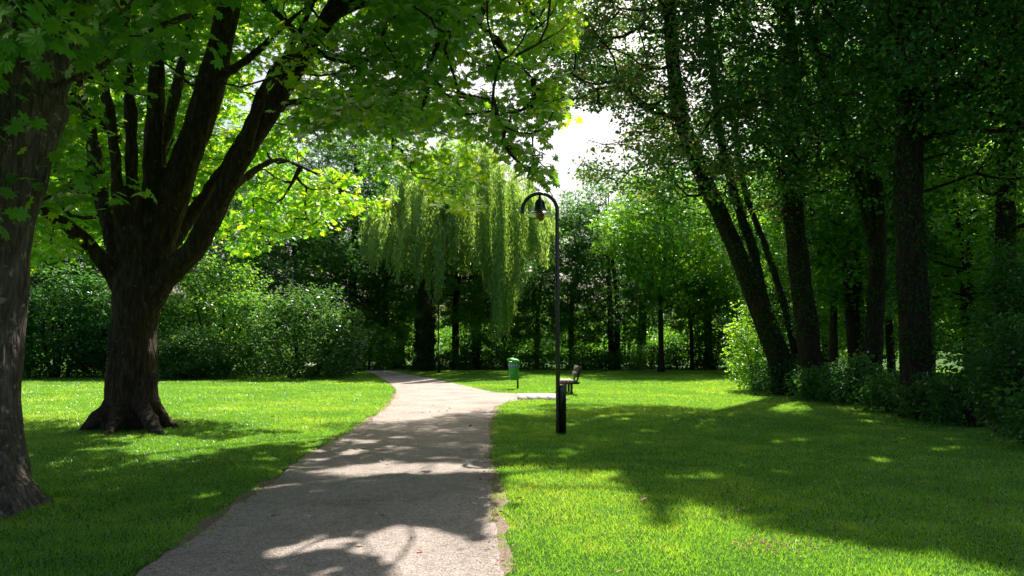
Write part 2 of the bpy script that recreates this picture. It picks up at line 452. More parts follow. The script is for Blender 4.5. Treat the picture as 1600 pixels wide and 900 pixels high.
# ground: soil and thatch under the blades
m, nt, out = new_mat('lawn_ground'); p = N(nt, 'ShaderNodeBsdfPrincipled'); nt.links.new(p.outputs[0], out.inputs[0]); p.inputs['Roughness'].default_value = .95; p.inputs['Specular IOR Level'].default_value = .1
tc = N(nt, 'ShaderNodeTexCoord'); n1 = noise(nt, tc.outputs['Object'], .6, 8, .7); n2 = noise(nt, tc.outputs['Object'], 22, 5, .7)
c1 = ramp(nt, n1, [(.3, (.04, .12, .014)), (.6, (.07, .165, .018)), (.8, (.13, .19, .035))]); c2 = ramp(nt, n2, [(.3, (.45, .45, .4)), (.7, (1.25, 1.2, 1.1))])
mx = N(nt, 'ShaderNodeMix', data_type='RGBA', blend_type='MULTIPLY'); mx.inputs[0].default_value = 1; nt.links.new(c1, mx.inputs[6]); nt.links.new(c2, mx.inputs[7]); nt.links.new(mx.outputs[2], p.inputs['Base Color'])
bu = N(nt, 'ShaderNodeBump'); bu.inputs['Distance'].default_value = .05; bu.inputs['Strength'].default_value = .8; nt.links.new(n2, bu.inputs['Height']); nt.links.new(bu.outputs[0], p.inputs['Normal'])
M['lawn'] = m
sheet('ground', [(-600, -60), (600, -60), (600, 900), (-600, 900)], 0, M['lawn'], 'flat park lawn')

# gravel path
m, nt, out = new_mat('gravel'); p = N(nt, 'ShaderNodeBsdfPrincipled'); nt.links.new(p.outputs[0], out.inputs[0]); p.inputs['Roughness'].default_value = .9; p.inputs['Specular IOR Level'].default_value = .25
tc = N(nt, 'ShaderNodeTexCoord'); OB = tc.outputs['Object']
vo = N(nt, 'ShaderNodeTexVoronoi'); vo.inputs['Scale'].default_value = 85; nt.links.new(OB, vo.inputs['Vector'])
big = noise(nt, OB, .9, 6, .65); mid = noise(nt, OB, 9, 8, .75)
ca = ramp(nt, vo.outputs['Color'], [(.1, (.27, .222, .20)), (.4, (.43, .362, .33)), (.75, (.56, .475, .432)), (.95, (.72, .65, .60))])
cb = ramp(nt, big, [(.30, (.68, .66, .63)), (.45, (.9, .88, .85)), (.58, (1.0, .99, .96)), (.75, (1.14, 1.08, 1.03))])
cc = ramp(nt, mid, [(.30, (.52, .47, .43)), (.46, (.95, .95, .95)), (.6, (1.02, 1.0, 1.0)), (.72, (1.25, 1.22, 1.2))])
m1 = N(nt, 'ShaderNodeMix', data_type='RGBA', blend_type='MULTIPLY'); m1.inputs[0].default_value = 1; nt.links.new(ca, m1.inputs[6]); nt.links.new(cb, m1.inputs[7])
m2 = N(nt, 'ShaderNodeMix', data_type='RGBA', blend_type='MULTIPLY'); m2.inputs[0].default_value = 1; nt.links.new(m1.outputs[2], m2.inputs[6]); nt.links.new(cc, m2.inputs[7])
nt.links.new(m2.outputs[2], p.inputs['Base Color'])
ah = N(nt, 'ShaderNodeMath', operation='MULTIPLY_ADD'); nt.links.new(mid, ah.inputs[0]); ah.inputs[1].default_value = 2.0; nt.links.new(vo.outputs['Distance'], ah.inputs[2])
bu = N(nt, 'ShaderNodeBump'); bu.inputs['Distance'].default_value = .012; bu.inputs['Strength'].default_value = .9; nt.links.new(ah.outputs[0], bu.inputs['Height']); nt.links.new(bu.outputs[0], p.inputs['Normal'])
M['gravel'] = m
sheet('path', PR, .006, M['gravel'], 'pinkish grey gravel path curving across the lawn')

# soil and litter fringe along the path
def expand(poly, d):
    out = []; n = len(poly)
    for i in range(n):
        a, b = np.array(poly[i - 1]), np.array(poly[(i + 1) % n]); t = b - a; t /= np.linalg.norm(t) + 1e-9
        out.append(np.array(poly[i]) + np.array([t[1], -t[0]]) * d)
    return out
_ar = sum(PG[i - 1][0] * PG[i][1] - PG[i][0] * PG[i - 1][1] for i in range(len(PG)))
PE = rough_poly(expand(PG, .07 if _ar > 0 else -.07), .08, .09, 6)
M['soil'] = pbr('fringe_soil', (.25, .185, .145), .95, spec=.1, var=.5, scale=30, bump=.6)
sheet('path_fringe', PE, .003, M['soil'], 'brown worn soil fringe along the gravel path')

# concrete slabs leading to the bench
M['slab'] = pbr('slab_concrete', (.42, .39, .35), .9, var=.25, scale=14, bump=.3)
mb = MB()
sx0, sx1 = G(808, 620)[0], G(884, 620)[0]
sy0, sy1 = G(840, 625)[1], G(840, 616)[1]
nsl = 5
for i in range(nsl):
    w = (sx1 - sx0) / nsl
    mb.box((sx0 + w * (i + .5), (sy0 + sy1) / 2 + rng.normal() * .03, .012), (w - .008, (sy1 - sy0), .036))
o = mb.build('pavement', M['slab']); tag(o, 'strip of pale concrete slabs leading to the bench', kind='structure')
SLAB = (sx0, sx1, sy0, sy1)

# ------------------------------------------------------------------ lawn blades (uncountable: one object)
def on_path(x, y, noise_amp=.16):
    q = np.stack([x, y, np.zeros_like(x)], 1)
    ox = (vnoise(q, .12, 21) - .5) * noise_amp * 2; oy = (vnoise(q, .12, 27) - .5) * noise_amp * 2
    a = inpoly(x + ox, y + oy, PR)
    a |= (x > SLAB[0] + .03) & (x < SLAB[1] - .03) & (y > SLAB[2] + .05) & (y < SLAB[3] - .03)
    return a
def make_grass():
    mb = MB(); rs = np.random.default_rng(3)
    bands = [(3.6, 7, 4600, .85), (7, 10, 3400, .9), (10, 15, 2200, 1.05), (15, 22, 1300, 1.3), (22, 32, 700, 1.7), (32, 50, 330, 2.2)]
    for y0, y1, den, sc in bands:
        xw = lambda y: y * .72 + 1.0
        area = (y1 - y0) * 2 * xw(y1); n = int(area * den)
        x = (rs.random(n) * 2 - 1) * xw(y1); y = y0 + (y1 - y0) * rs.random(n)
        k = (np.abs(x) < xw(y)); x, y = x[k], y[k]
        q = np.stack([x, y, np.zeros_like(x)], 1)
        k = ~on_path(x, y)
        k &= ~(inpoly(x, y, PE) & (rs.random(len(x)) < .25 + 1.3 * (vnoise(q, .22, 91) - .2))); x, y, q = x[k], y[k], q[k]
        n = len(x)
        patch = vnoise(q, .35, 40); patch2 = vnoise(q, 1.6, 44)
        h = (.015 + .018 * rs.random(n) + .024 * patch ** 2) * (1 + .35 * (patch2 - .5)) * (1 + .22 * (sc - 1))
        w = .0035 * sc * (.8 + .5 * rs.random(n))
        a = rs.random(n) * 2 * math.pi; lean = rs.normal(size=(n, 2)) * .5
        dx, dy = np.cos(a) * w, np.sin(a) * w
        base = np.stack([x, y, np.full(n, 0.002)], 1)
        v0 = base + np.stack([-dx, -dy, np.zeros(n)], 1); v1 = base + np.stack([dx, dy, np.zeros(n)], 1)
        tip = base + np.stack([lean[:, 0] * h, lean[:, 1] * h, h], 1)
        V = np.stack([v0, v1, tip], 1).reshape(-1, 3)
        F = np.arange(3 * n).reshape(-1, 3)
        ti = np.clip(.42 + (patch2 - .5) * .5 + (vnoise(q, .12, 47) - .5) * .2 + (patch - .5) * .3 + rs.normal(size=n) * .10 + (rs.random(n) < .015) * .5, 0, 1)
        mb.add(V, F, ti)
    o = mb.build('grass', M['grass']); tag(o, 'short mown grass of the sunny and shaded lawn', 'grass', kind='stuff')
make_grass()

# ------------------------------------------------------------------ near trees
def remesh(mb, voxel, name, mat, parent, extra=None):
    tmp = mb.build(name + '_raw', mat)
    md = tmp.modifiers.new('r', 'REMESH'); md.mode = 'VOXEL'; md.voxel_size = voxel; md.use_smooth_shade = True
    ms = tmp.modifiers.new('s', 'SMOOTH'); ms.factor = .6; ms.iterations = 4
    dg = bpy.context.evaluated_depsgraph_get(); dg.update()
    me = bpy.data.meshes.new_from_object(tmp.evaluated_get(dg))
    bpy.data.objects.remove(tmp)
    nv = len(me.vertices); V = np.empty(nv * 3, np.float32); me.vertices.foreach_get('co', V); V = V.reshape(-1, 3).astype(float)
    Nn = np.empty(nv * 3, np.float32); me.vertices.foreach_get('normal', Nn); Nn = Nn.reshape(-1, 3)
    q = V * np.array([1, 1, .25])
    disp = (vnoise(q, .11, 1) - .5) * .035 + (vnoise(V, .4, 2) - .5) * .06 + (vnoise(q, .05, 8) - .5) * .02
    V = V + Nn * disp[:, None]
    nf = len(me.polygons); ls = np.empty(nf, np.int32); lt = np.empty(nf, np.int32)
    me.polygons.foreach_get('loop_start', ls); me.polygons.foreach_get('loop_total', lt)
    lv = np.empty(len(me.loops), np.int32); me.loops.foreach_get('vertex_index', lv)
    assert (lt == 4).all()
    F = lv.reshape(-1, 4)
    bpy.data.meshes.remove(me)
    out = MB(); out.add(V, F)
    if extra is not None:
        for v, f, t in zip(extra.v, extra.f, extra.t): out.v.append(v); out.f.append(f + (len(V))); out.t.append(t)
        out.n += extra.n
    return out

def limb(px, depth0, depth1, rad, step=.25):
    """px: list of photo pixels; depth runs from depth0 to depth1 along the limb"""
    n = len(px)
    pts = [P3(x, y, depth0 + (depth1 - depth0) * (i / (n - 1))) for i, (x, y) in enumerate(px)]
    return densify(pts, rad if not np.isscalar(rad) else [rad] * n, step)

def chestnut():
    D = 15.3
    base = G(208, 668)
    root = empty('chestnut_tree', base, 'broad chestnut tree with fluted brown trunk dividing low into many limbs, in the left lawn', 'tree')
    mb = MB(); sk = []
    def L(px, d0, d1, rad, n=16, rough=.05, cap=True):
        p, r = limb(px, d0, d1, rad); mb.tube(p, r, n, rough, cap, seed=len(sk)); sk.append(p); return p
    D = base[1] + .15
    L([(207, 684), (207, 668), (206, 645), (205, 615), (207, 570), (210, 520), (212, 480), (216, 440), (222, 405)], D, D, [.9, .74, .57, .49, .45, .42, .43, .45, .36], 28, .09)
    # buttress roots
    for (x0, y0), (x1, y1), r in [((182, 640), (118, 674), .2), ((232, 640), (284, 668), .2), ((194, 640), (164, 682), .16), ((222, 640), (258, 682), .16)]:
        a = G(x1, y1); b = np.array([base[0] + (x0 - 208) / 80, base[1] - .1, .55]); c = (a + b) / 2 + np.array([0, 0, -.12])
        a[2] = -.08
        p, rr = densify([b + np.array([0, .15, .5]), b, c, a], [r * .7, r, r * .75, r * .3], .1); mb.tube(p, rr, 12, .1)
    L([(212, 455), (235, 400), (262, 330), (292, 245), (322, 160), (345, 70), (362, -20), (378, -120), (392, -260)], D, D + .8, [.42, .37, .33, .30, .28, .26, .24, .2, .12])
    L([(235, 470), (262, 430), (302, 392), (338, 325), (378, 245), (420, 175), (462, 105), (510, 30), (560, -60), (630, -160)], D, D - 1.2, [.26, .23, .215, .20, .185, .20, .17, .15, .12, .08], 12)
    L([(258, 395), (290, 345), (325, 300), (372, 225), (420, 140), (470, 40), (510, -60)], D + .3, D + 3.5, [.2, .17, .14, .12, .11, .10, .07], 10)
    L([(205, 450), (178, 385), (160, 320), (148, 245), (128, 150), (95, 40), (60, -80)], D, D + 2.0, [.2, .17, .15, .14, .12, .10, .07], 12)
    L([(208, 440), (192, 380), (184, 300), (176, 220), (160, 110), (150, -10), (140, -120)], D, D - 1.6, [.18, .14, .12, .11, .10, .09, .06], 10)
    L([(214, 420), (210, 350), (206, 270), (204, 180), (196, 70), (196, -40), (200, -160)], D - .2, D - .6, [.22, .15, .13, .12, .11, .09, .06], 10)
    L([(222, 390), (236, 300), (241, 210), (244, 110), (246, 0), (250, -100), (256, -220)], D, D + .6, [.3, .20, .18, .165, .15, .12, .07], 12)
    L([(236, 330), (252, 240), (270, 165), (287, 85), (302, 10), (320, -90)], D + .2, D + 2.6, [.18, .12, .11, .10, .09, .06], 10)
    L([(190, 450), (150, 395), (105, 352), (50, 318), (-30, 290)], D, D - 1.5, [.2, .15, .12, .09, .05], 10)
    L([(385, 232), (405, 160), (425, 110), (470, 80), (540, 90), (610, 96), (690, 138), (770, 156)], D - 1.0, D - 3.2, [.13, .09, .075, .065, .055, .045, .035, .02], 8)
    L([(338, 122), (370, 105), (405, 78), (450, 35), (520, -20), (600, -60)], D + .4, D - .6, [.13, .09, .07, .055, .045, .03], 8)
    L([(510, 30), (580, -5), (660, -10), (740, 30), (800, 90), (850, 140)], D - 1.3, D - 2.6, [.13, .11, .09, .06, .04, .02], 8)
    L([(420, 175), (470, 160), (520, 185), (575, 200), (640, 230)], D, D + 3.6, [.13, .09, .07, .05, .03], 8)
    L([(338, 325), (380, 280), (430, 250), (470, 260), (530, 290)], D, D + 4.4, [.12, .08, .06, .045, .02], 8)
    L([(362, -20), (430, -120), (540, -220), (660, -280)], D + .7, D + 2, [.22, .17, .12, .06], 10)
    L([(560, -60), (650, -80), (740, -50), (820, 10), (870, 70)], D - 1.2, D - .4, [.11, .09, .07, .05, .02], 8)
    S = np.concatenate(sk[1:])
    rs = np.random.default_rng(21)
    # clumps: laid out in photo space x depth, real positions in the crown
    pts = []
    top = [(0, 420), (60, 410), (120, 395), (170, 330), (330, 330), (360, 400), (420, 392), (500, 352), (520, 320), (590, 312), (640, 305), (700, 330), (735, 315), (745, 210),
           (790, 230), (830, 270), (870, 295), (868, 240), (905, 180), (912, 110), (900, 60), (930, -20), (960, -300), (0, -300)]
    LB = np.array([(378, 245), (400, 205), (420, 175), (440, 140), (462, 105), (485, 70), (510, 30), (535, -10), (330, 130), (340, 80), (352, 20), (362, -20), (244, 60), (246, 0), (295, 40)])
    def inside(X, f=1.0):
        return ((X[0] - (base[0] + .6)) / 9.1) ** 2 + ((X[1] - D - .4) / 7.4) ** 2 + ((X[2] - 7.4) / 6.6) ** 2 < f
    while len(pts) < 2300:
        px, py = rs.random() * 960, -420 + rs.random() * 840
        Y = D + (rs.random() * 2 - 1) * 6.2
        X = P3(px, py, Y)
        if not inside(X) or X[2] < 3.0: continue
        if py > -300 and not inpoly(np.array([px]), np.array([py]), top)[0]: continue
        if px > 740 and Y > D - .5 and rs.random() < .6: continue
        if px > 330 and Y > D + 1.0 - (1.7 * min(1, max(0, (px - 480) / 80)) if px < 800 else 0) + (X[2] - 6) * .9: continue             # the low far side stays open to the sun
        if Y < D + .3 and np.min(np.hypot(LB[:, 0] - px, LB[:, 1] - py)) < 72 and rs.random() < .96: continue
        if 110 < px < 430 and 40 < py < 430 and Y < D + 1.8: continue      # open bare middle round the limbs
        if 20 < px < 460 and -100 < py < 420 and Y < D + .5 and rs.random() < .95: continue
        if py > 200 and px > 380 and Y < D + 1: continue
        pts.append(X)
    sunny = [(370, 395), (500, 360), (520, 325), (640, 310), (735, 322), (748, 200), (690, 150), (560, 130), (440, 150), (380, 250)]
    while len(pts) < 3350:                                                  # low far side of the crown, open to the sun
        px, py = 360 + rs.random() * 400, 120 + rs.random() * 290
        if not inpoly(np.array([px]), np.array([py]), sunny)[0]: continue
        pts.append(P3(px, py, (D + 7.66) / (1 + .9 * (540 - py) / 1200) + (rs.random() - .5) * 1.7 - 1.7 * min(1, max(0, (px - 480) / 80))))
    gen, sun = pts[:2300], pts[2300:]
    while len(sun) < 1500:                                                  # leaves behind the limbs
        px, py = 90 + rs.random() * 290, -150 + rs.random() * 520
        X = P3(px, py, D + 2.0 + rs.random() * 4.0)
        if inside(X, 1.25): sun.append(X)
    cl = np.concatenate([spaced(np.array(gen), .47), spaced(np.array(sun), .50)])
    litm = lit(cl, 5); cl = cl[~litm]
    tail = np.array([(760, 160), (775, 185), (790, 205), (800, 225), (785, 240), (812, 240), (826, 258), (838, 272), (846, 280), (838, 262), (840, 235), (840, 205), (872, 178), (850, 185)], float)
    tl = np.array([P3(x + rs.normal() * 6, y + rs.normal() * 5, D - 2.6 + rs.normal() * .5) for x, y in np.repeat(tail, 2, 0)]); ncl = len(cl); cl = np.concatenate([cl, tl])
    br = MB(); grow(br, S[::2], cl, .010, 6, .09, seed=3)
    out = remesh(mb, .035, 'trunk', M['bark'], root, br)
    out.build('trunk', M['bark'], root, True, base)
    lf = MB(); clump_leaves(lf, palmate(False, 7), tl, .22 + .2 * rs.random(len(tl)), 13, .115, flat=.6, droop=.5, rs=rs); cl = cl[:ncl]
    n = clump_leaves(lf, palmate(False, 7), cl, .5 + .35 * rs.random(len(cl)), 60, .112, flat=.42, droop=.35, rs=rs, filt=True)
    lf.build('crown', M['chestnut_leaf'], root, False, base)
    print('chestnut', len(cl), n, lf.n)
chestnut()

def near_left_tree():
    base = G(-48, 792)
    D = base[1]
    root = empty('chestnut_tree', base, 'grey leaning tree trunk with flared root at the left edge of the photo', 'tree')
    mb = MB(); sk = []
    def L(px, d0, d1, rad, n=18, rough=.06):
        p, r = limb(px, d0, d1, rad, .15); mb.tube(p, r, n, rough, True, seed=len(sk) + 30); sk.append(p)
    L([(-50, 840), (-48, 792), (-50, 760), (-52, 700), (-52, 600), (-46, 500), (-30, 400), (-6, 300), (18, 220), (40, 150)], D, D + .3, [.85, .68, .56, .49, .46, .46, .45, .44, .42, .40], 26, .08)
    L([(18, 220), (30, 150), (22, 60), (10, -60), (-20, -220), (-60, -400)], D + .3, D + .2, [.38, .34, .30, .28, .22, .12])
    L([(28, 210), (60, 130), (95, 40), (120, -60), (150, -200), (200, -400)], D + .3, D + 1.5, [.36, .30, .26, .23, .18, .1])
    L([(100, 20), (150, -40), (230, -90), (330, -120), (450, -180)], D + .9, D + 2.2, [.14, .12, .09, .07, .03], 10)
    for (x1, y1), r in [((92, 784), .22), ((30, 808), .22), ((-60, 830), .25), ((40, 768), .2)]:
        a = G(x1, y1); a[2] = -.06; b = base + np.array([.25 if x1 > 0 else 0, -.1, .42]); c = (a + b) / 2 + np.array([0, 0, -.1])
        p, rr = densify([b + np.array([-.05, .1, .4]), b, c, a], [r * .7, r, r * .7, r * .25], .07); mb.tube(p, rr, 12, .1)
    rs = np.random.default_rng(44)
    pts = []
    low = [(0, 320), (60, 330), (110, 300), (200, 325), (250, 300), (285, 280), (275, 180), (230, 130), (240, 60), (300, -20), (900, -420), (-900, -420), (-900, 330)]
    while len(pts) < 1500:
        px, py = -500 + rs.random() * 1050, -700 + rs.random() * 1040
        Y = D + (rs.random() * 2 - 1) * 4.2 + .8
        X = P3(px, py, Y)
        if ((X[0] - base[0] - .4) / 4.8) ** 2 + ((Y - D - .8) / 4.6) ** 2 + ((X[2] - 7.2) / 5.2) ** 2 > 1: continue
        if X[2] < 2.6 or X[1] < 3.8: continue
        if px > -10 and not inpoly(np.array([px]), np.array([py]), low)[0]: continue
        if py > 190 and px > 0 and rs.random() < .8: continue
        if px > 60 and py > -60 and rs.random() < .6: continue
        if px > 200 and py > -40 and rs.random() < .85: continue
        if -60 < px < 125 and py > 60 and Y < D + .3: continue
        pts.append(X)
    cl = spaced(np.array(pts), .45)
    shade_clumps = ell_points(1500, (base[0] + 2.2, D + 1.6, 9.3), (6.2, 5.6, 3.0), rs, seed=9, gap=.3)  # extra upper crown, above the view, added to darken the leaves below
    cl = np.concatenate([cl, spaced(shade_clumps, .62)])
    qx, qy = proj(cl); cl = cl[~((qy > -30) & (qx > 150) & (cl[:, 2] > 6.3))]
    cl = cl[~lit(cl, 5)]
    br = MB(); grow(br, np.concatenate(sk[1:])[::2], cl, .009, 6, .1, seed=5)
    out = remesh(mb, .03, 'trunk', M['bark_grey'], root, br); out.build('trunk', M['bark_grey'], root, True, base)
    lf = MB(); n = clump_leaves(lf, palmate(True, 7), cl, .5 + .3 * rs.random(len(cl)), 44, .11, flat=.45, droop=.45, rs=rs, filt=True)
    lf.build('crown', M['chestnut_leaf'], root, False, base)
    print('near', len(cl), n)
near_left_tree()

# ------------------------------------------------------------------ right-hand group of ivy-clad trees
def ivy_on(mb, pts, rad, per_m, rs, size=.09, spread=.12, zmax=99):
    pts = np.asarray(pts); seg = np.linalg.norm(np.diff(pts, axis=0), axis=1); L = seg.sum(); n = int(L * per_m)
    cum = np.concatenate([[0], np.cumsum(seg)]); t = rs.random(n) * L
    P = np.stack([np.interp(t, cum, pts[:, i]) for i in range(3)], 1); rr = np.interp(t, cum, rad)
    a = rs.random(n) * 2 * math.pi; d = np.stack([np.cos(a), np.sin(a), np.zeros(n)], 1)
    lump = vnoise(P + d * .5, .5, 12)
    P = P + d * (rr + .02 + spread * 2 * lump * rs.random(n))[:, None]
    k = (lump > .42) & (P[:, 2] < zmax); P, d = P[k], d[k]; n = len(P)
    X = rs.normal(size=(n, 3)) * .5 + np.array([0, 0, -.8]); Nn = d + rs.normal(size=(n, 3)) * .4
    put_leaves(mb, rhomb(), P, X, Nn, size * (.7 + .6 * rs.random(n)), rs.random(n))

def wood_tree(label, stems, envs, nclump, per, size, leafmat, seed, ivy=True, barkmat='bark_dark', filt=True, cr=(.5, .4), dmin=.5, keep=None, tm=None, group=None, name='woodland_tree', gap=.42):
    """stems: list of (px list, depth0, depth1, radii); envs: list of (centre, radii)"""
    rs = np.random.default_rng(seed)
    base = limb(stems[0][0], stems[0][1], stems[0][2], stems[0][3])[0][0].copy(); base[2] = 0
    root = empty(name, base, label, 'tree', group)
    mb = MB(); S = []; iv = MB()
    for px, d0, d1, r in stems:
        p, rr = limb(px, d0, d1, r, .3); rr = rr * .74; mb.tube(p, rr, 12, .12, True, seed=seed + len(S)); S.append(p)
        if ivy: ivy_on(iv, p, rr, 520, rs, .075)
    cl = []
    for i, (c, rad) in enumerate(envs):
        cl.append(ell_points(int(nclump * (rad[0] * rad[1] * rad[2]) / sum(e[1][0] * e[1][1] * e[1][2] for e in envs)) + 5, c, rad, rs, seed=seed + i, gap=gap))
    cl = spaced(np.concatenate(cl), dmin)
    if filt: cl = cl[~lit(cl, 4)]
    if keep is not None: cl = cl[keep(cl)]
    SS = np.concatenate(S); SS = SS[SS[:, 2] > 3.0]
    grow(mb, SS, cl, .012, 5, .09, seed=seed)
    mb.build('trunk', M[barkmat], root, True, base)
    if ivy: iv.build('ivy', M['ivy_leaf'], root, False, base)
    lf = MB(); n = clump_leaves(lf, tm or rhomb(), cl, cr[0] + cr[1] * rs.random(len(cl)), per, size, flat=.6, droop=.25, rs=rs, filt=filt, up=.6, keep=keep)
    lf.build('crown', M[leafmat], root, False, base)
    print(label[:30], len(cl), n)
    return root

def sky_gap(P):      # the open patch of sky beside the chestnut
    px, py = proj(P)
    n = (vnoise(P, .5, 33) - .5) * 50
    return ~inpoly(px + n, py + n, [(828, 195), (866, 180), (900, 160), (962, 168), (968, 215), (935, 246), (908, 268), (884, 296), (862, 275), (835, 245)])

GR = 'ivy-clad trees of the wood edge on the right'
wood_tree('ivy-covered leaning tree with several trunks sweeping left over the lawn edge', [
    ([(1232, 612), (1222, 585), (1195, 510), (1165, 430), (1140, 368), (1110, 300), (1085, 240), (1064, 180), (1052, 100), (1046, 0), (1040, -120), (1050, -300)], 25, 23.5, [.5, .42, .4, .38, .36, .36, .36, .34, .3, .26, .2, .1]),
    ([(1240, 600), (1222, 545), (1200, 490), (1184, 430), (1174, 380), (1155, 330), (1128, 225), (1115, 120), (1105, 0), (1110, -160)], 25.2, 24.5, [.3, .26, .24, .22, .21, .19, .17, .15, .12, .06]),
    ([(1250, 600), (1236, 520), (1214, 440), (1196, 385), (1165, 300), (1150, 200), (1160, 80), (1175, -80)], 25.4, 27, [.2, .17, .15, .14, .13, .11, .08, .05]),
    ([(1062, 185), (1040, 180), (1010, 165), (985, 145), (965, 125)], 23.8, 22.5, [.14, .1, .08, .06, .03])],
    [((3.5, 25.2, 8.7), (2.0, 3.0, 2.3)), ((4.6, 24.5, 11.2), (4.4, 4.6, 4.8)), ((3.2, 26.5, 14.5), (4.6, 4.6, 4.5)), ((6.5, 23.0, 8.0), (3.0, 3.0, 2.6)), ((4.8, 23.0, 15.5), (5.0, 5.0, 4.0))], 1000, 100, .15, 'wood_rust_leaf', 51, keep=sky_gap, group=GR)
wood_tree('thick upright ivy-covered tree at the near end of the bush-lined wood corner', [
    ([(1278, 622), (1272, 600), (1262, 520), (1250, 430), (1240, 340), (1236, 250), (1236, 150), (1234, 60), (1222, -60), (1210, -220), (1200, -400)], 23.5, 23.8, [.6, .5, .46, .44, .42, .40, .36, .30, .24, .18, .08]),
    ([(1238, 300), (1262, 230), (1290, 150), (1310, 60), (1330, -60)], 23.6, 25, [.2, .15, .12, .1, .05])],
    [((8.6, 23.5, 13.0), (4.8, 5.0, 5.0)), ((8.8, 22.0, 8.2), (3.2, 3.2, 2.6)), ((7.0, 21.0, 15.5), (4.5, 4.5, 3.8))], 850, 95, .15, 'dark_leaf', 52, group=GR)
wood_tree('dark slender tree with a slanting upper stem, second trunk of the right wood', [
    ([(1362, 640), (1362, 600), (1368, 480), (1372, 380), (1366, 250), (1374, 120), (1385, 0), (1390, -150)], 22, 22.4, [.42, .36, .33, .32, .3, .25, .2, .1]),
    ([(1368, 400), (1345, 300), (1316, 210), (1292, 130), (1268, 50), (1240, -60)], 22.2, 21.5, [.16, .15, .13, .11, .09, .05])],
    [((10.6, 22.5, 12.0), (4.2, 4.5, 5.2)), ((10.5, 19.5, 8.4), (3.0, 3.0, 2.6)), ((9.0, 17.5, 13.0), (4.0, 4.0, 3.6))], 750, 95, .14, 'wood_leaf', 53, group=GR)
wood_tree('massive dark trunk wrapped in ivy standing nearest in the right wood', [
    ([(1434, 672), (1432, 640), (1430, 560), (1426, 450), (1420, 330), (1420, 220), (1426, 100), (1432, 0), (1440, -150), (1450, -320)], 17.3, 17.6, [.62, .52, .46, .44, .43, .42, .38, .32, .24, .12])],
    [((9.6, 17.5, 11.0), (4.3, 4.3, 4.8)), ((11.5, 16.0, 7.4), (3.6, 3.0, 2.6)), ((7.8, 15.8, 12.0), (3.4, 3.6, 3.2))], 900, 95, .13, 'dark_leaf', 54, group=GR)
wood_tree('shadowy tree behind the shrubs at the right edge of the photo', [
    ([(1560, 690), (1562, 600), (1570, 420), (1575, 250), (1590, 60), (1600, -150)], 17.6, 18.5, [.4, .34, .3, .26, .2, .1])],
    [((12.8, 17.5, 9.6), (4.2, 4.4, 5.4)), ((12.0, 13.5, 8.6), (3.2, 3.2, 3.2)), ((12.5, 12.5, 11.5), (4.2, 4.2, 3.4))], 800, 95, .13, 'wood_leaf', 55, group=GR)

# ------------------------------------------------------------------ shared crowns for the woods behind
def proto_tree(h, cw, cb, seed, nclump, per, size, leafmat, barkmat, lean=0, r=.28, stems=1):
    """a whole tree about its own base: trunk mesh and crown mesh"""
    rs = np.random.default_rng(seed)
    mb = MB(); S = []
    for s in range(stems):
        a = rs.random() * 6.28; o = .35 * s
        p, rr = densify([(math.cos(a) * o, math.sin(a) * o, -.1), (math.cos(a) * o, math.sin(a) * o, .6), (math.cos(a) * o * 1.5 + lean * .3, math.sin(a) * o * 1.5, h * .35),
                         (math.cos(a) * o * 3 + lean * .7 + rs.normal() * .3, rs.normal() * .3, h * .65), (lean + rs.normal() * .4, rs.normal() * .4, h * .93)], [r * 1.5, r, r * .8, r * .5, r * .12], .5)
        mb.tube(p, rr, 10, .1, False, seed); S.append(p)
    S = np.concatenate(S); S = S[S[:, 2] > h * .25]
    c = (lean * .6, 0, (h + cb) / 2); rad = (cw / 2, cw / 2, (h - cb) / 2)
    cl = spaced(ell_points(nclump, c, rad, rs, seed=seed, gap=.40), .62)
    grow(mb, S, cl, .016, 4, .1, seed=seed)
    lf = MB(); clump_leaves(lf, lobed() if size > .17 else rhomb(), cl, .65 + .5 * rs.random(len(cl)), per, size, flat=.6, droop=.25, rs=rs, up=.6)
    t = mb.build('trunk', M[barkmat], None, True); k = lf.build('crown', M[leafmat])
    return t, k
protos = [
    proto_tree(14.5, 9.0, 1.4, 101, 380, 60, .20, 'dark_leaf', 'bark_dark'),
    proto_tree(16.5, 9.5, 2.4, 102, 400, 60, .20, 'wood_leaf', 'bark_dark', .8),
    proto_tree(12.0, 8.0, .8, 103, 320, 60, .19, 'dark_leaf', 'bark_dark', -.6, .2, 2),
    proto_tree(9.5, 6.0, 3.0, 104, 260, 80, .18, 'sunlit_leaf', 'bark_dark', .3, .15),
    proto_tree(17.0, 9.0, 3.2, 105, 400, 60, .20, 'dark_leaf', 'bark_dark', -.8, .32, 2),
]
used = set()
def wood(i, px, Y, label, rz=None, s=1.0, group='trees of the wood behind the lawn', mat=None):
    t, k = protos[i]
    X = (px - 800) / FPX * Y
    root = empty('woodland_tree', (X, Y, 0), label, 'tree', group)
    root.rotation_euler = (0, 0, random.random() * 6.28 if rz is None else rz); root.scale = (s * random.uniform(.82, 1.15), s * random.uniform(.85, 1.15), s)
    for o in (t, k):
        if i in used: c = o.copy(); C.objects.link(c)
        else: c = o
        c.parent = root
        if mat and o is k:
            c.data = c.data.copy(); c.data.materials[0] = M[mat]
    used.add(i)
    return root
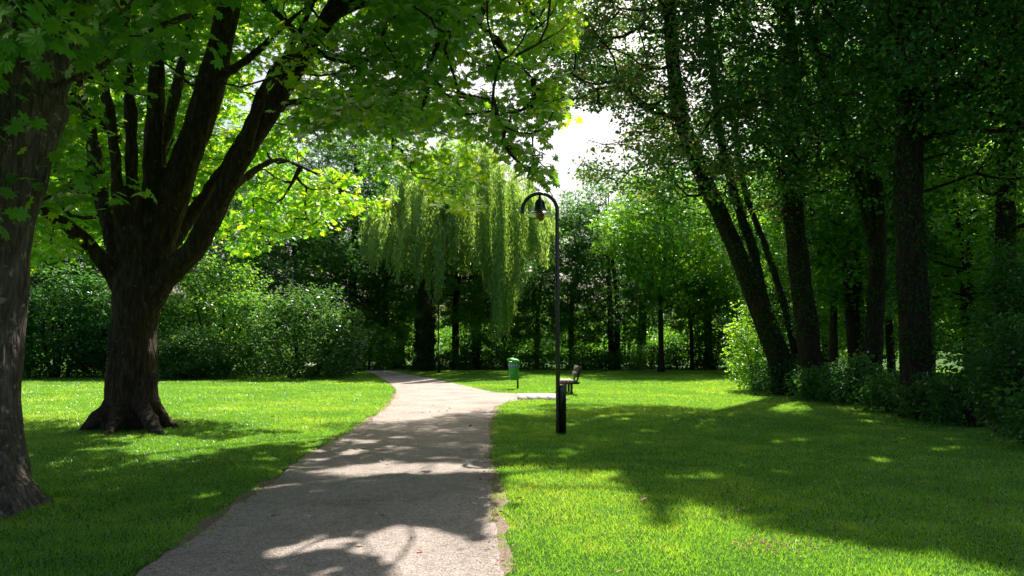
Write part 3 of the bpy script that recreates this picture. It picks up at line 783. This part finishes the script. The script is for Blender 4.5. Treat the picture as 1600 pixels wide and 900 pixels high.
# far belt, left to right
W = [
    (0, 40, 47, 'dark tall tree behind the bushes, seen just right of the leaning grey trunk', 1.1),
    (1, 130, 52, 'dark tree behind the bushes, hidden partly by the chestnut trunk', 1.1),
    (4, -60, 44, 'dark tree beyond the lawn at the far left edge', 1.0),
    (1, 300, 50, 'dark tree rising behind the yellow-green bush', 1.05),
    (0, 395, 48, 'dark green tree rising behind the gap between the two sunny bushes', 1.0),
    (2, 470, 53, 'bushy dark tree rising behind the glossy bush left of the path', 1.1),
    (4, 545, 58, 'tall tree over the far bend of the path', 1.15),
    (2, 596, 60, 'slim twin-stemmed tree just right of the path bend', 1.2),
    (0, 628, 66, 'dark tree behind the willow, left of its ivy trunk', 1.2),
    (1, 712, 57, 'dark tree right behind the willow trunk', 1.0),
    (4, 742, 62, 'tall two-stemmed tree behind the middle of the willow curtain', .9),
    (2, 790, 58, 'low tree behind the hanging tip of the willow', .8),
    (2, 838, 56, 'small tree beyond the green bin, left of the lamp post', .78),
    (0, 893, 55, 'dark rounded tree directly behind the bench and lamp post', .84),
    (2, 955, 52, 'medium tree in the far belt, right of the bench', 1.12),
    (4, 1000, 62, 'dark tree behind the sunny yellow-green tree', .85),
    (0, 1106, 55, 'thick-trunked dark tree at the right end of the far belt', 1.0),
    (1, 1150, 58, 'tall tree seen between far belt and the leaning ivy tree', 1.0),
]
for i, px, Y, lab, s in W: wood(i, px, Y, lab, s=s)
wood(3, 1032, 46.5, 'sunny yellow-green tree with a thin dark trunk in the far belt', s=1.32)
wood(3, 1080, 51, 'light green young tree beside the thick dark trunk', s=.9, mat='wood_leaf')
W2 = [  # a trailing leaf material brightens crowns that the sun does not reach
    (4, 1335, 30.5, 'tall dark tree added for shade right behind the second and third trunks of the wood', .9),  # added so that its crown shades the undergrowth in front
    (1, 1215, 46, 'tree behind the fork of the leaning ivy tree', 1.0, 'sunlit_leaf'),
    (3, 1300, 33, 'sunlit light green tree seen between the second and third trunks of the right wood', 1.15),
    (2, 1330, 41, 'leafy tree deeper in the right wood beside the sunlit one', 1.1, 'sunlit_leaf'),
    (0, 1290, 52, 'dark tall tree far back in the right wood', 1.1),
    (3, 1390, 30, 'light green tree glimpsed left of the massive trunk', 1.1),
    (1, 1450, 33, 'tall tree behind the massive ivy trunk', 1.0, 'sunlit_leaf'),
    (2, 1520, 27, 'shaded leafy tree with brightened leaves right of the massive trunk', 1.0, 'sunlit_leaf'),
    (0, 1420, 46, 'dark tree deepest in the right wood', 1.1),
    (4, 1600, 32, 'tall dark tree behind the right edge shrubs', 1.0),
    (0, 1560, 40, 'dark tree far behind the shaded right edge', 1.1),
]
for w_ in W2: wood(*w_[:4], s=w_[4] * (.82 if len(w_) > 5 else 1), group='trees inside the right wood', mat=w_[5] if len(w_) > 5 else None)
wood(1, 742, 68, 'rust-tinted tree top showing above the willow', s=1.15, mat='rust_leaf')

# ------------------------------------------------------------------ willow
def willow():
    Y0 = G(662, 579.5)[1]; base = G(662, 579.5)
    root = empty('willow_tree', base, 'weeping willow with a long hanging curtain of pale green twigs beyond the path', 'tree')
    rs = np.random.default_rng(77); mb = MB(); iv = MB(); S = []
    def L(px, d0, d1, rad):
        p, r = limb(px, d0, d1, rad, .4); mb.tube(p, r, 14, .1, True, seed=len(S)); S.append((p, r))
    L([(662, 584), (662, 579), (663, 560), (664, 540), (664, 500), (668, 440), (676, 380), (690, 330)], Y0, Y0, [.8, .66, .56, .50, .46, .42, .38, .30])
    L([(676, 390), (700, 320), (725, 270), (745, 240)], Y0, Y0 - 1, [.3, .25, .2, .12]); L([(668, 420), (640, 350), (615, 315), (600, 305)], Y0, Y0 - 1, [.26, .2, .14, .08])
    L([(672, 420), (720, 365), (765, 335), (800, 325)], Y0, Y0 - 2, [.26, .2, .14, .08]); L([(690, 340), (680, 290), (690, 260)], Y0, Y0 + 2, [.2, .15, .08])
    L([(765, 335), (805, 345), (835, 360)], Y0 - 2, Y0 - 3, [.12, .09, .05])
    ivy_on(iv, S[0][0], S[0][1], 900, rs, .2, .12, 7); 
    iv.v = [v for v in iv.v]
    # strands hang from an uneven dome
    topx = [565, 590, 620, 660, 700, 745, 780, 815, 845, 868]; topy = [345, 312, 280, 240, 212, 200, 226, 262, 290, 325]
    botx = [565, 590, 620, 650, 680, 705, 735, 755, 785, 806, 816, 850, 868]; boty = [400, 415, 395, 430, 460, 420, 440, 480, 516, 505, 415, 418, 390]
    mbk = MB(); ns = 1650; Pl, Xl = [], []
    tufts = [(570 + 290 * rs.random(), 5.0 - 10.5 * rs.random() ** .8) for _ in range(118)]
    for i in range(ns):
        tx, dy = tufts[i % 118]
        px = tx + rs.normal() * 3.8; dd = dy + rs.normal() * .35
        side = math.sqrt(max(0, 1 - (dd / 6.5) ** 2))
        ty = np.interp(px, topx, topy); by = np.interp(px, botx, boty)
        tfr = (hash((int(tx * 10))) % 100) / 100
        cy_ = ty + (1 - side) * 90 + (tfr ** 1.6) * (by - ty) * .55
        ey = by + 8 - (1 - rs.random() ** 2) * 30 - 85 * ((tfr * 7) % 1)
        if ey < cy_ + 20: ey = cy_ + 20 + rs.random() * 40
        a = P3(px, cy_, Y0 - 1 + dd); L_ = (ey - cy_) / 24.0
        n = max(6, int(L_ * 11)); t = np.linspace(0, 1, n)
        out = np.array([rs.normal() * .1 + (px - 715) / 300, rs.normal() * .12 - .1 * np.sign(-dd)])
        arc = .6 * (1 - np.exp(-3 * t))
        sway = (vnoise(np.stack([t * 3, np.full(n, i * 1.7), np.zeros(n)], 1), 1.0, 2) - .5) * .25
        P = np.stack([a[0] + out[0] * arc + sway, np.full(n, a[1]) + out[1] * arc, a[2] - L_ * t], 1)
        Pl.append(P)
        if i % 5 == 0: mbk.tube(P[::3] if n > 9 else P, .008, 3, 0, False)
    P = np.concatenate(Pl); P = np.repeat(P, 2, 0); n = len(P)
    P = P + rs.normal(size=(n, 3)) * np.array([.05, .05, .04])
    X = np.stack([rs.normal(size=n) * .35, rs.normal(size=n) * .35, np.full(n, -1.0)], 1); Nn = rs.normal(size=(n, 3)) + np.array([0, -.2, .2])
    lf = MB(); V, F = rhomb(); V = V * np.array([1, .38, .6])
    put_leaves(lf, (V, F), P, X, Nn, .23 * (.7 + .6 * rs.random(n)), np.clip(.5 + rs.normal(size=n) * .2, 0, 1))
    for v, f, t in zip(mbk.v, mbk.f, mbk.t): mb.add(v, f - f.min(), t)
    mb.build('trunk', M['bark_willow'], root, True, base)
    iv2 = MB()
    for v, f, t in zip(iv.v, iv.f, iv.t): iv2.add(v, f - f.min(), t)
    o = iv2.build('ivy', M['ivy_leaf'], root, False, base)
    lf.build('crown', M['willow_leaf'], root, False, base); print('willow', n)
willow()

# ------------------------------------------------------------------ shrubs
def shrub(label, X, Y, w, d, h, leafmat, seed, per=60, size=.12, nc=140, name='shrub', group=None, filt=False, dmin=.32, cr=(.32, .3), cat='shrub', tm=None):
    rs = np.random.default_rng(seed)
    root = empty(name, (X, Y, 0), label, cat, group)
    cl = ell_points(nc, (0, 0, h * .42), (w / 2, d / 2, h * .6), rs, shell=.6, seed=seed, gap=.36, gs=1.0, zmin=.12)
    cl = spaced(cl, dmin)
    mb = MB(); st = []
    for i in range(7):
        a = rs.random() * 6.28; r = rs.random() * w * .25
        b = np.array([math.cos(a) * r * .4, math.sin(a) * r * .4 * d / w, -.05]); t = np.array([math.cos(a) * r * 1.3, math.sin(a) * r * 1.3 * d / w, h * (.5 + .3 * rs.random())])
        p, rr = densify([b, (b + t) / 2 + rs.normal(size=3) * .08, t], [.035 * h ** .5, .025 * h ** .5, .012], .3); mb.tube(p, rr, 6, 0, False); st.append(p)
    grow(mb, np.concatenate(st), cl, .007, 4, .1, seed=seed)
    mb.build('stem', M['bark_dark'], root, True)
    lf = MB(); off = np.array([X, Y, 0])
    kp = (lambda P: ((P[:, 2] > .02) & ~lit(P + off)) if filt else (P[:, 2] > .02))
    clump_leaves(lf, tm or oval(), cl, cr[0] + cr[1] * rs.random(len(cl)), per, size, flat=.75, droop=.2, rs=rs, up=.5, keep=kp)
    lf.build('foliage', M[leafmat], root)
    return root
def spx(label, px, Y, wpx, hpx_top, leafmat, seed, depth=None, **kw):
    X = (px - 800) / FPX * Y; w = wpx / FPX * Y; h = P3(px, hpx_top, Y)[2]
    return shrub(label, X, Y, w, depth or w * .8, h, leafmat, seed, **kw)
GB = 'bushes along the left edge of the lawn'
spx('tall yellow-green bush right of the chestnut trunk, sunlit on top', 345, 40, 190, 400, 'sunlit_leaf', 201, nc=420, per=60, size=.17, dmin=.62, cr=(.45, .4), group=GB)
spx('broad glossy-leaved bush ending at the bend of the path', 472, 38.5, 190, 450, 'shrub_leaf', 202, nc=420, per=75, size=.18, dmin=.58, cr=(.42, .35), group=GB)
spx('low glossy bush tucked beside the path bend', 535, 42, 60, 520, 'shrub_leaf', 203, nc=160, per=70, size=.14, group=GB)
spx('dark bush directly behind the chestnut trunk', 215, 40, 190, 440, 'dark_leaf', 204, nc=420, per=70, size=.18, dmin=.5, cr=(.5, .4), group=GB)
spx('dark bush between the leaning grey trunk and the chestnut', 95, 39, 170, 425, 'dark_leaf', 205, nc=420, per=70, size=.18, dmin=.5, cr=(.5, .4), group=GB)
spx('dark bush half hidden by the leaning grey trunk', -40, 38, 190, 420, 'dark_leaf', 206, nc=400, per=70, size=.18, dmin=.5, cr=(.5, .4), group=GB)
spx('dark low bush filling the foot of the tall yellow-green bush', 300, 37.4, 150, 520, 'shrub_leaf', 207, nc=260, per=70, size=.15, group=GB)
GF = 'dark low shrubs under the far belt of trees'
names = ['right of the path bend', 'left of the willow trunk', 'right of the willow trunk', 'below the willow curtain', 'behind the green bin', 'left of the lamp post',
         'right behind the bench', 'second right of the bench', 'below the sunny yellow-green tree', 'left of the thick-trunked tree', 'right of the thick-trunked tree', 'beside the lit corner bush']
for i, px in enumerate([578, 625, 705, 755, 800, 848, 905, 955, 1010, 1062, 1118, 1165]):
    spx('dark low shrub %s, under the far trees' % names[i], px + random.uniform(-10, 10), 51.0 + (i * 5 % 7) * .7, random.uniform(60, 120), random.choice([500, 512, 528, 538, 546, 550]), 'dark_leaf' if i % 4 else 'wood_leaf', 220 + i, nc=150, per=60, size=.17, dmin=.45, cr=(.4, .3), group=GF, depth=2.2)
GL = 'sunlit shrubs beyond the far belt of trees'
names = ['beyond the path bend', 'beyond the willow trunk', 'seen through the gap under the willow', 'beyond the green bin', 'seen left of the bench back', 'beyond the bench',
         'seen between slim trunks right of the bench', 'seen below the yellow-green tree', 'seen beside the thick-trunked tree', 'beyond the right corner bush']
for i, px in enumerate([560, 640, 730, 800, 860, 915, 975, 1030, 1090, 1150]):
    spx('bright sunlit shrub %s' % names[i], px, 82 + (i % 3) * 3, 100, 480 + (i * 13 % 25), 'sunlit_leaf', 240 + i, nc=130, per=50, size=.28, dmin=.7, cr=(.7, .5), group=GL, depth=4)
# right wood edge
spx('pale green feathery bush catching the sun at the wood corner', 1182, 27.5, 85, 470, 'sunlit_leaf', 260, nc=260, per=75, size=.11, dmin=.3, cr=(.3, .25))
GU = 'shaded undergrowth shrubs along the right wood edge'
for i, (px, Y, w, t, lab) in enumerate([(1215, 25.2, 80, 560, 'dark shrub round the foot of the leaning ivy tree'), (1275, 22.6, 90, 575, 'dark shrub in front of the thick upright ivy tree'),
        (1335, 21.0, 90, 560, 'low leafy shrub between the second and third trunks of the wood'), (1390, 18.8, 90, 585, 'low shrub left of the massive ivy trunk'),
        (1455, 16.6, 110, 590, 'low shrub at the foot of the massive ivy trunk'), (1520, 15.2, 120, 560, 'dark leafy shrub right of the massive ivy trunk'),
        (1580, 13.8, 110, 500, 'tall bluish green shrub at the right edge of the photo'), (1625, 12.2, 110, 600, 'low shrub at the right edge, nearest the camera'),
        (1595, 16.5, 130, 380, 'tall dim shrub towering over the right edge')]):
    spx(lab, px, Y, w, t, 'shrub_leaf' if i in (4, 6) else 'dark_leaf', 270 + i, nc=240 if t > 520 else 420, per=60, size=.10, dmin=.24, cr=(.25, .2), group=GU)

# far wood beyond everything
def far_wood():
    rs = np.random.default_rng(9); n = 900
    a = np.stack([(rs.random(n) * 2 - 1) * 95, 96 + rs.random(n) * 26, .5 + rs.random(n) * 1.0], 1)
    top = 5.5 + 3 * vnoise(np.stack([a[:, 0], a[:, 0] * 0, a[:, 0] * 0], 1), 9, 3); a[:, 2] = rs.random(n) ** .8 * top
    lf = MB(); clump_leaves(lf, lobed(), a, np.full(n, 2.4), 60, .55, flat=.7, droop=.2, rs=rs, up=.5)
    o = lf.build('woods', M['wood_leaf']); tag(o, 'far-off mass of woodland closing the view behind all trees', 'woods', kind='stuff')
far_wood()

# ------------------------------------------------------------------ house glimpsed beyond the path bend
def house():
    Y = 84; X = (568 - 800) / FPX * Y
    root = empty('house', (X, Y, 0), 'pale house with a red roof glimpsed beyond the bend of the path', 'house')
    M['render'] = pbr('house_render', (.62, .50, .44), .9, var=.1, scale=3); M['tile'] = pbr('roof_tile', (.30, .13, .09), .85, var=.3, scale=6)
    M['pane'] = pbr('window_glass', (.03, .04, .05), .1); M['white'] = pbr('white_paint', (.75, .75, .72), .5)
    mb = MB(); w, d, h = 8, 9, 3.4
    mb.box((0, 0, h / 2), (w, d, h)); mb.add([(-w / 2, -d / 2, h), (w / 2, -d / 2, h), (0, -d / 2, h + 2.8), (-w / 2, d / 2, h), (w / 2, d / 2, h), (0, d / 2, h + 2.8)], [(0, 1, 2), (5, 4, 3)])
    mb.build('wall', M['render'], root)
    rf = MB()
    for s in (-1, 1):
        a = math.atan2(2.8, w / 2); L = math.hypot(2.8, w / 2) + .5; c = (s * (w / 4 + .18), 0, h + 1.4 - .02); ca, sa = math.cos(s * a), math.sin(s * a)
        rf.box(c, (L, d + .8, .16), [(ca, 0, sa), (0, 1, 0), (-sa, 0, ca)])
    ro = rf.build('roof', M['tile'], root); ch = MB(); ch.box((1.2, 1.5, h + 2.9), (.7, .7, 1.6)); ch.build('chimney', M['tile'], ro)
    for x in (-2, 2):
        f = MB(); f.box((x, -d / 2 - .03, 1.8), (1.4, .08, 1.4)); fo = f.build('window', M['white'], root)
        g = MB(); g.box((x - .33, -d / 2 - .08, 1.8), (.56, .03, 1.2)); g.box((x + .33, -d / 2 - .08, 1.8), (.56, .03, 1.2)); g.build('pane', M['pane'], fo)
house()

# ------------------------------------------------------------------ street lamps
M['lamp_paint'] = pbr('black_lamp_paint', (.008, .011, .011), .22, spec=.6, coat=.4, var=.3, scale=20)
M['amber'] = pbr('amber_glass', (.45, .20, .05), .15, trans=.35)
M['diffuser'] = pbr('clear_rim_glass', (.7, .72, .68), .15, trans=.6)
def lamp():
    root = empty('street_lamp', (0, 0, 0), 'black', 'street lamp')
    r = .036; Rr = .318; H = 4.40
    mb = MB(); cx = -Rr
    pts = [(0, 0, -.1), (0, 0, 1), (0, 0, 2), (0, 0, 3), (0, 0, H - Rr)]
    for i in range(1, 19):
        a = math.pi * i / 18; pts.append((cx + Rr * math.cos(a), 0, H - Rr + Rr * math.sin(a)))
    pts.append((-2 * Rr, 0, H - Rr - .06))
    mb.tube(pts, [r * 1.1] * 4 + [r * .95] * (len(pts) - 4), 14); mb.build('pole', M['lamp_paint'], root, True)
    s = MB(); s.lathe([(.0, -.1), (.062, -.1), (.062, .86), (.055, .885), (.0, .892)], (.088, 0, 0), 20); sl_ = s.build('base_sleeve', M['lamp_paint'], root, True)
    for zb in (.62, .25): b = MB(); b.box((.044, 0, zb), (.05, .07, .03)); b.build('bracket', M['lamp_paint'], root)
    z = H - .03
    h = MB(); h.lathe([(0, z), (.02, z), (.024, z - .04), (.035, z - .07), (.07, z - .10), (.092, z - .14), (.098, z - .2), (.10, z - .215), (.11, z - .235), (.145, z - .30), (.20, z - .345), (.215, z - .352),
                       (.205, z - .345), (.14, z - .30), (.09, z - .22), (.08, z - .15), (.02, z - .11)], (cx, 0, 0), 28)
    h.build('lamp_shade', M['lamp_paint'], root, True)
    g = MB(); g.lathe([(.0, z - .352), (.262, z - .372), (.264, z - .378), (.24, z - .380), (.0, z - .362)], (cx, 0, 0), 28); g.build('reflector_disc', M['diffuser'], root, True)
    q = MB(); q.lathe([(0.05, z - .35), (.078, z - .37), (.085, z - .41), (.072, z - .455), (.045, z - .48), (0, z - .49)], (cx, 0, 0), 20); q.build('bulb', M['amber'], root, True)
    return root
l1 = lamp(); l1.location = G(872, 679); l1['group'] = 'arched black street lamps'
l1['label'] = 'tall black arched lamp post with bell shade in front of the bench'
l2 = l1.copy(); C.objects.link(l2); l2.location = G(684.5, 582.5); l2['label'] = 'distant black arched lamp post beside the willow trunk'
for ch in list(l1.children):
    c = ch.copy(); C.objects.link(c); c.parent = l2

# ------------------------------------------------------------------ litter bin
def bin_():
    b = G(809, 607.5); root = empty('litter_bin', b, 'green plastic litter bin with blue band hung on a brown post beside the path', 'litter bin')
    M['bin_green'] = pbr('bin_green_plastic', (.03, .34, .05), .42, var=.3, scale=9); M['bin_lid'] = pbr('bin_lime_plastic', (.10, .55, .04), .65)
    M['bin_blue'] = pbr('bin_band_blue', (.06, .16, .32), .5, var=.5, scale=30); M['post_wood'] = pbr('brown_post', (.09, .045, .025), .8, var=.3, scale=12, bump=.3)
    mb = MB(); mb.lathe([(0, -.1), (.034, -.1), (.034, 1.0), (0, 1.0)], (0, 0, 0), 10); mb.build('post', M['post_wood'], root, True)
    def oval(prof, cx, cy, ry=.78, n=28):
        m_ = MB(); m_.lathe([(r, z) for r, z in prof], (0, 0, 0), n); m_.v[0][:, 1] *= ry; m_.v[0] += np.array([cx, cy, 0]); return m_
    cx, cy = -.15, -.12
    bd = oval([(0, .33), (.13, .33), (.155, .35), (.175, .60), (.19, .80), (.205, .98), (.215, 1.0), (.205, 1.01), (.19, .99)], cx, cy); bo = bd.build('body', M['bin_green'], root, True)
    bb = oval([(.194, .80), (.2085, .95)], cx, cy); bb.v[0][:, :2] = (bb.v[0][:, :2] - [cx, cy]) * 1.03 + [cx, cy]; bb.build('band', M['bin_blue'], bo, True)
    # pale badge on the band
    sg = MB(); an = np.linspace(-2.5, -.7, 9); V = []
    for k, a in enumerate(an):
        for z, r in ((.835, .2035), (.915, .2105)): V.append((cx + math.cos(a) * r * 1.035, cy + math.sin(a) * r * .78 * 1.035, z + .012 * math.sin(k * 2.1)))
    sg.add(V, [(2 * i, 2 * i + 2, 2 * i + 3, 2 * i + 1) for i in (0, 2, 4, 6)])
    sg.build('sticker', pbr('band_marks', (.35, .5, .55), .5), bo)
    # hooded lid, open to the front left
    hd = MB(); n = 18; m_ = 8; V = []; 
    for j in range(m_ + 1):
        t = j / m_ * math.pi / 2
        for i in range(n):
            a = 2 * math.pi * i / n; r = .215 * math.cos(t * .96); V.append((cx + math.cos(a) * r, cy + math.sin(a) * r * .78, 1.01 + .11 * math.sin(t) + .03 * max(0, -math.cos(a))))
    F = [(j * n + i, j * n + (i + 1) % n, (j + 1) * n + (i + 1) % n, (j + 1) * n + i) for j in range(m_) for i in range(n)]
    hd.add(V, F); lo = hd.build('lid', M['bin_lid'], root, True)
    fl = MB(); fl.box((cx - .16, cy - .10, 1.085), (.12, .12, .07), [(.8, -.6, 0), (.6, .8, 0), (0, 0, 1)]); fl.build('throw_flap', M['bin_lid'], lo)
    for zb in (.9, .5): br = MB(); br.box((-.03, -.04, zb), (.1, .09, .05)); br.build('bracket', M['post_wood'], root)
bin_()

# ------------------------------------------------------------------ bench (facing left, seen from its end)
def bench():
    b = G(894, 617); L = 1.8
    root = empty('park_bench', b, 'wooden slatted park bench facing the path, behind the lamp post', 'bench')
    wood_m = pbr('weathered_slat', (.30, .24, .19), .75, var=.25, scale=9, bump=.3); dk = pbr('dark_slat', (.075, .055, .042), .7, var=.3, scale=9, bump=.3)
    fr = pbr('bench_frame', (.05, .045, .04), .7, var=.2)
    for i in range(4):
        m_ = MB(); m_.box((-.37 + i * .13, L / 2, .43), (.11, L, .045)); m_.build('seat_slat', wood_m, root)
    a = .28; rot = [(math.cos(a), 0, math.sin(a)), (0, 1, 0), (-math.sin(a), 0, math.cos(a))]
    for i in range(2):
        t = .26 + i * .20; m_ = MB(); m_.box((.10 + math.sin(a) * t, L / 2, .40 + math.cos(a) * t), (.045, L, .165), rot); m_.build('back_slat', dk, root)
    for y in (.28, L - .28):
        f = MB(); f.box((-.10, y, .365), (.64, .08, .075)); f.box((.235 - .02, y, .375), (.10, .078, .072))
        f.box((.165 + math.sin(a) * .28, y, .36 + math.cos(a) * .28), (.05, .07, .62), rot); f.build('frame', fr, root)
        for x in (-.19, .0):
            l = MB(); l.box((x, y, .14), (.075, .09, .38)); l.build('leg', fr, root)
bench()

# ------------------------------------------------------------------ small things on the ground
M['dry_leaf'] = leaf_mat('dry_leaf', [(.16, .06, .02), (.25, .11, .04), (.33, .18, .07)], (.7, .6, .4))
M['glint'] = pbr('glint_white', (.75, .75, .70), .6); M['clover'] = pbr('clover_red', (.30, .06, .08), .7)
rs = np.random.default_rng(88)
mb = MB(); P = []
edge = PR[(PR[:, 1] > 4.5) & (PR[:, 1] < 26)]
e = edge[rs.integers(0, len(edge), 3200)] + rs.normal(size=(3200, 2)) * .10
w = np.stack([(rs.random(240) * 2 - 1) * 10, 5 + rs.random(240) * 16], 1)
q = np.concatenate([e, w]); n = len(q)
Pp = np.stack([q[:, 0], q[:, 1], .012 + .02 * rs.random(n)], 1); off = ~on_path(q[:, 0], q[:, 1]); Pp[off, 2] += .02
a = rs.random(n) * 6.28
sz = np.concatenate([.010 + .028 * rs.random(3200) ** 2, .035 + .06 * rs.random(240)])
put_leaves(mb, oval(), Pp, np.stack([np.cos(a), np.sin(a), rs.normal(size=n) * .2], 1), rs.normal(size=(n, 3)) * .35 + [0, 0, 1], sz, rs.random(n))
o = mb.build('leaves', M['dry_leaf']); tag(o, 'dry brown fallen leaves strewn along the path edges and lawn', 'fallen leaves', kind='stuff')
# small heads: white ones paint sparkle on the grass, red ones are clover
def heads(name, pts, r, z, mat, label, cat):
    mb = MB(); n = len(pts)
    for k in range(1):
        V = []; m_ = 6; a = np.linspace(0, 6.283, m_, endpoint=False)
        ring = np.stack([np.cos(a), np.sin(a), np.zeros(m_)], 1) * r; ring2 = ring * .5 + np.array([0, 0, r * .7])
        base = np.concatenate([ring, ring2]); F = np.array([(i, (i + 1) % m_, m_ + (i + 1) % m_, m_ + i) for i in range(m_)] + [(m_, m_ + 1, m_ + 2, m_ + 3), (m_, m_ + 3, m_ + 4, m_ + 5)])
        s = .7 + .6 * rs.random(n)
        VV = pts[:, None] + base[None] * s[:, None, None]; VV[..., 2] += (z * (.6 + .8 * rs.random(n)))[:, None]
        mb.add(VV.reshape(-1, 3), (F[None] + (np.arange(n) * 2 * m_)[:, None, None]).reshape(-1, 4))
    o = mb.build(name, M[mat]); tag(o, label, cat, kind='stuff')
n = 600
pts = np.stack([(rs.random(n) * 2 - 1) * 11, 5 + rs.random(n) ** .8 * 22, np.zeros(n)], 1)
pts = pts[(~on_path(pts[:, 0], pts[:, 1])) & (vnoise(pts, 1.2, 60) > .5)]
heads('glints', pts, .006, .045, 'glint', 'tiny white specks painting sparkle on the lawn grass', 'glints')  # white discs stand in for specular sparkle on the blades
c = G(1212, 862); n = 150
pts = c + np.stack([rs.normal(size=n) * .21, rs.normal(size=n) * .15, np.zeros(n)], 1)
heads('clover', pts[:80], .010, .05, 'clover', 'small patch of reddish clover heads in the sunny lawn', 'clover')
# loose stones on the gravel
n = 5200
pts = np.stack([-3.5 + rs.random(n) * 5, 4.5 + rs.random(n) ** 1.3 * 12, np.zeros(n)], 1)
pts = pts[inpoly(pts[:, 0], pts[:, 1], PR)]; n = len(pts)
st = MB(); B = np.array([(1, 0, 0), (0, 1, 0), (-1, 0, 0), (0, -1, 0), (0, 0, .7)]); Fs = np.array([(0, 1, 4), (1, 2, 4), (2, 3, 4), (3, 0, 4)])
VV = B[None] * (.8 + .5 * rs.random((n, 5, 1))) * (.004 + .006 * rs.random(n) ** 2)[:, None, None]
a = rs.random(n) * 6.28; ca, sa = np.cos(a)[:, None], np.sin(a)[:, None]
VV = np.stack([VV[..., 0] * ca - VV[..., 1] * sa, VV[..., 0] * sa + VV[..., 1] * ca, VV[..., 2]], -1) + pts[:, None] + [0, 0, .0055]
st.add(VV.reshape(-1, 3), (Fs[None] + (np.arange(n) * 5)[:, None, None]).reshape(-1, 3))
M['stone'] = pbr('pebble_grey', (.34, .30, .28), .85, var=.5, scale=40)
o = st.build('pebbles', M['stone']); tag(o, 'loose pebbles scattered on the gravel path', 'pebbles', kind='stuff')
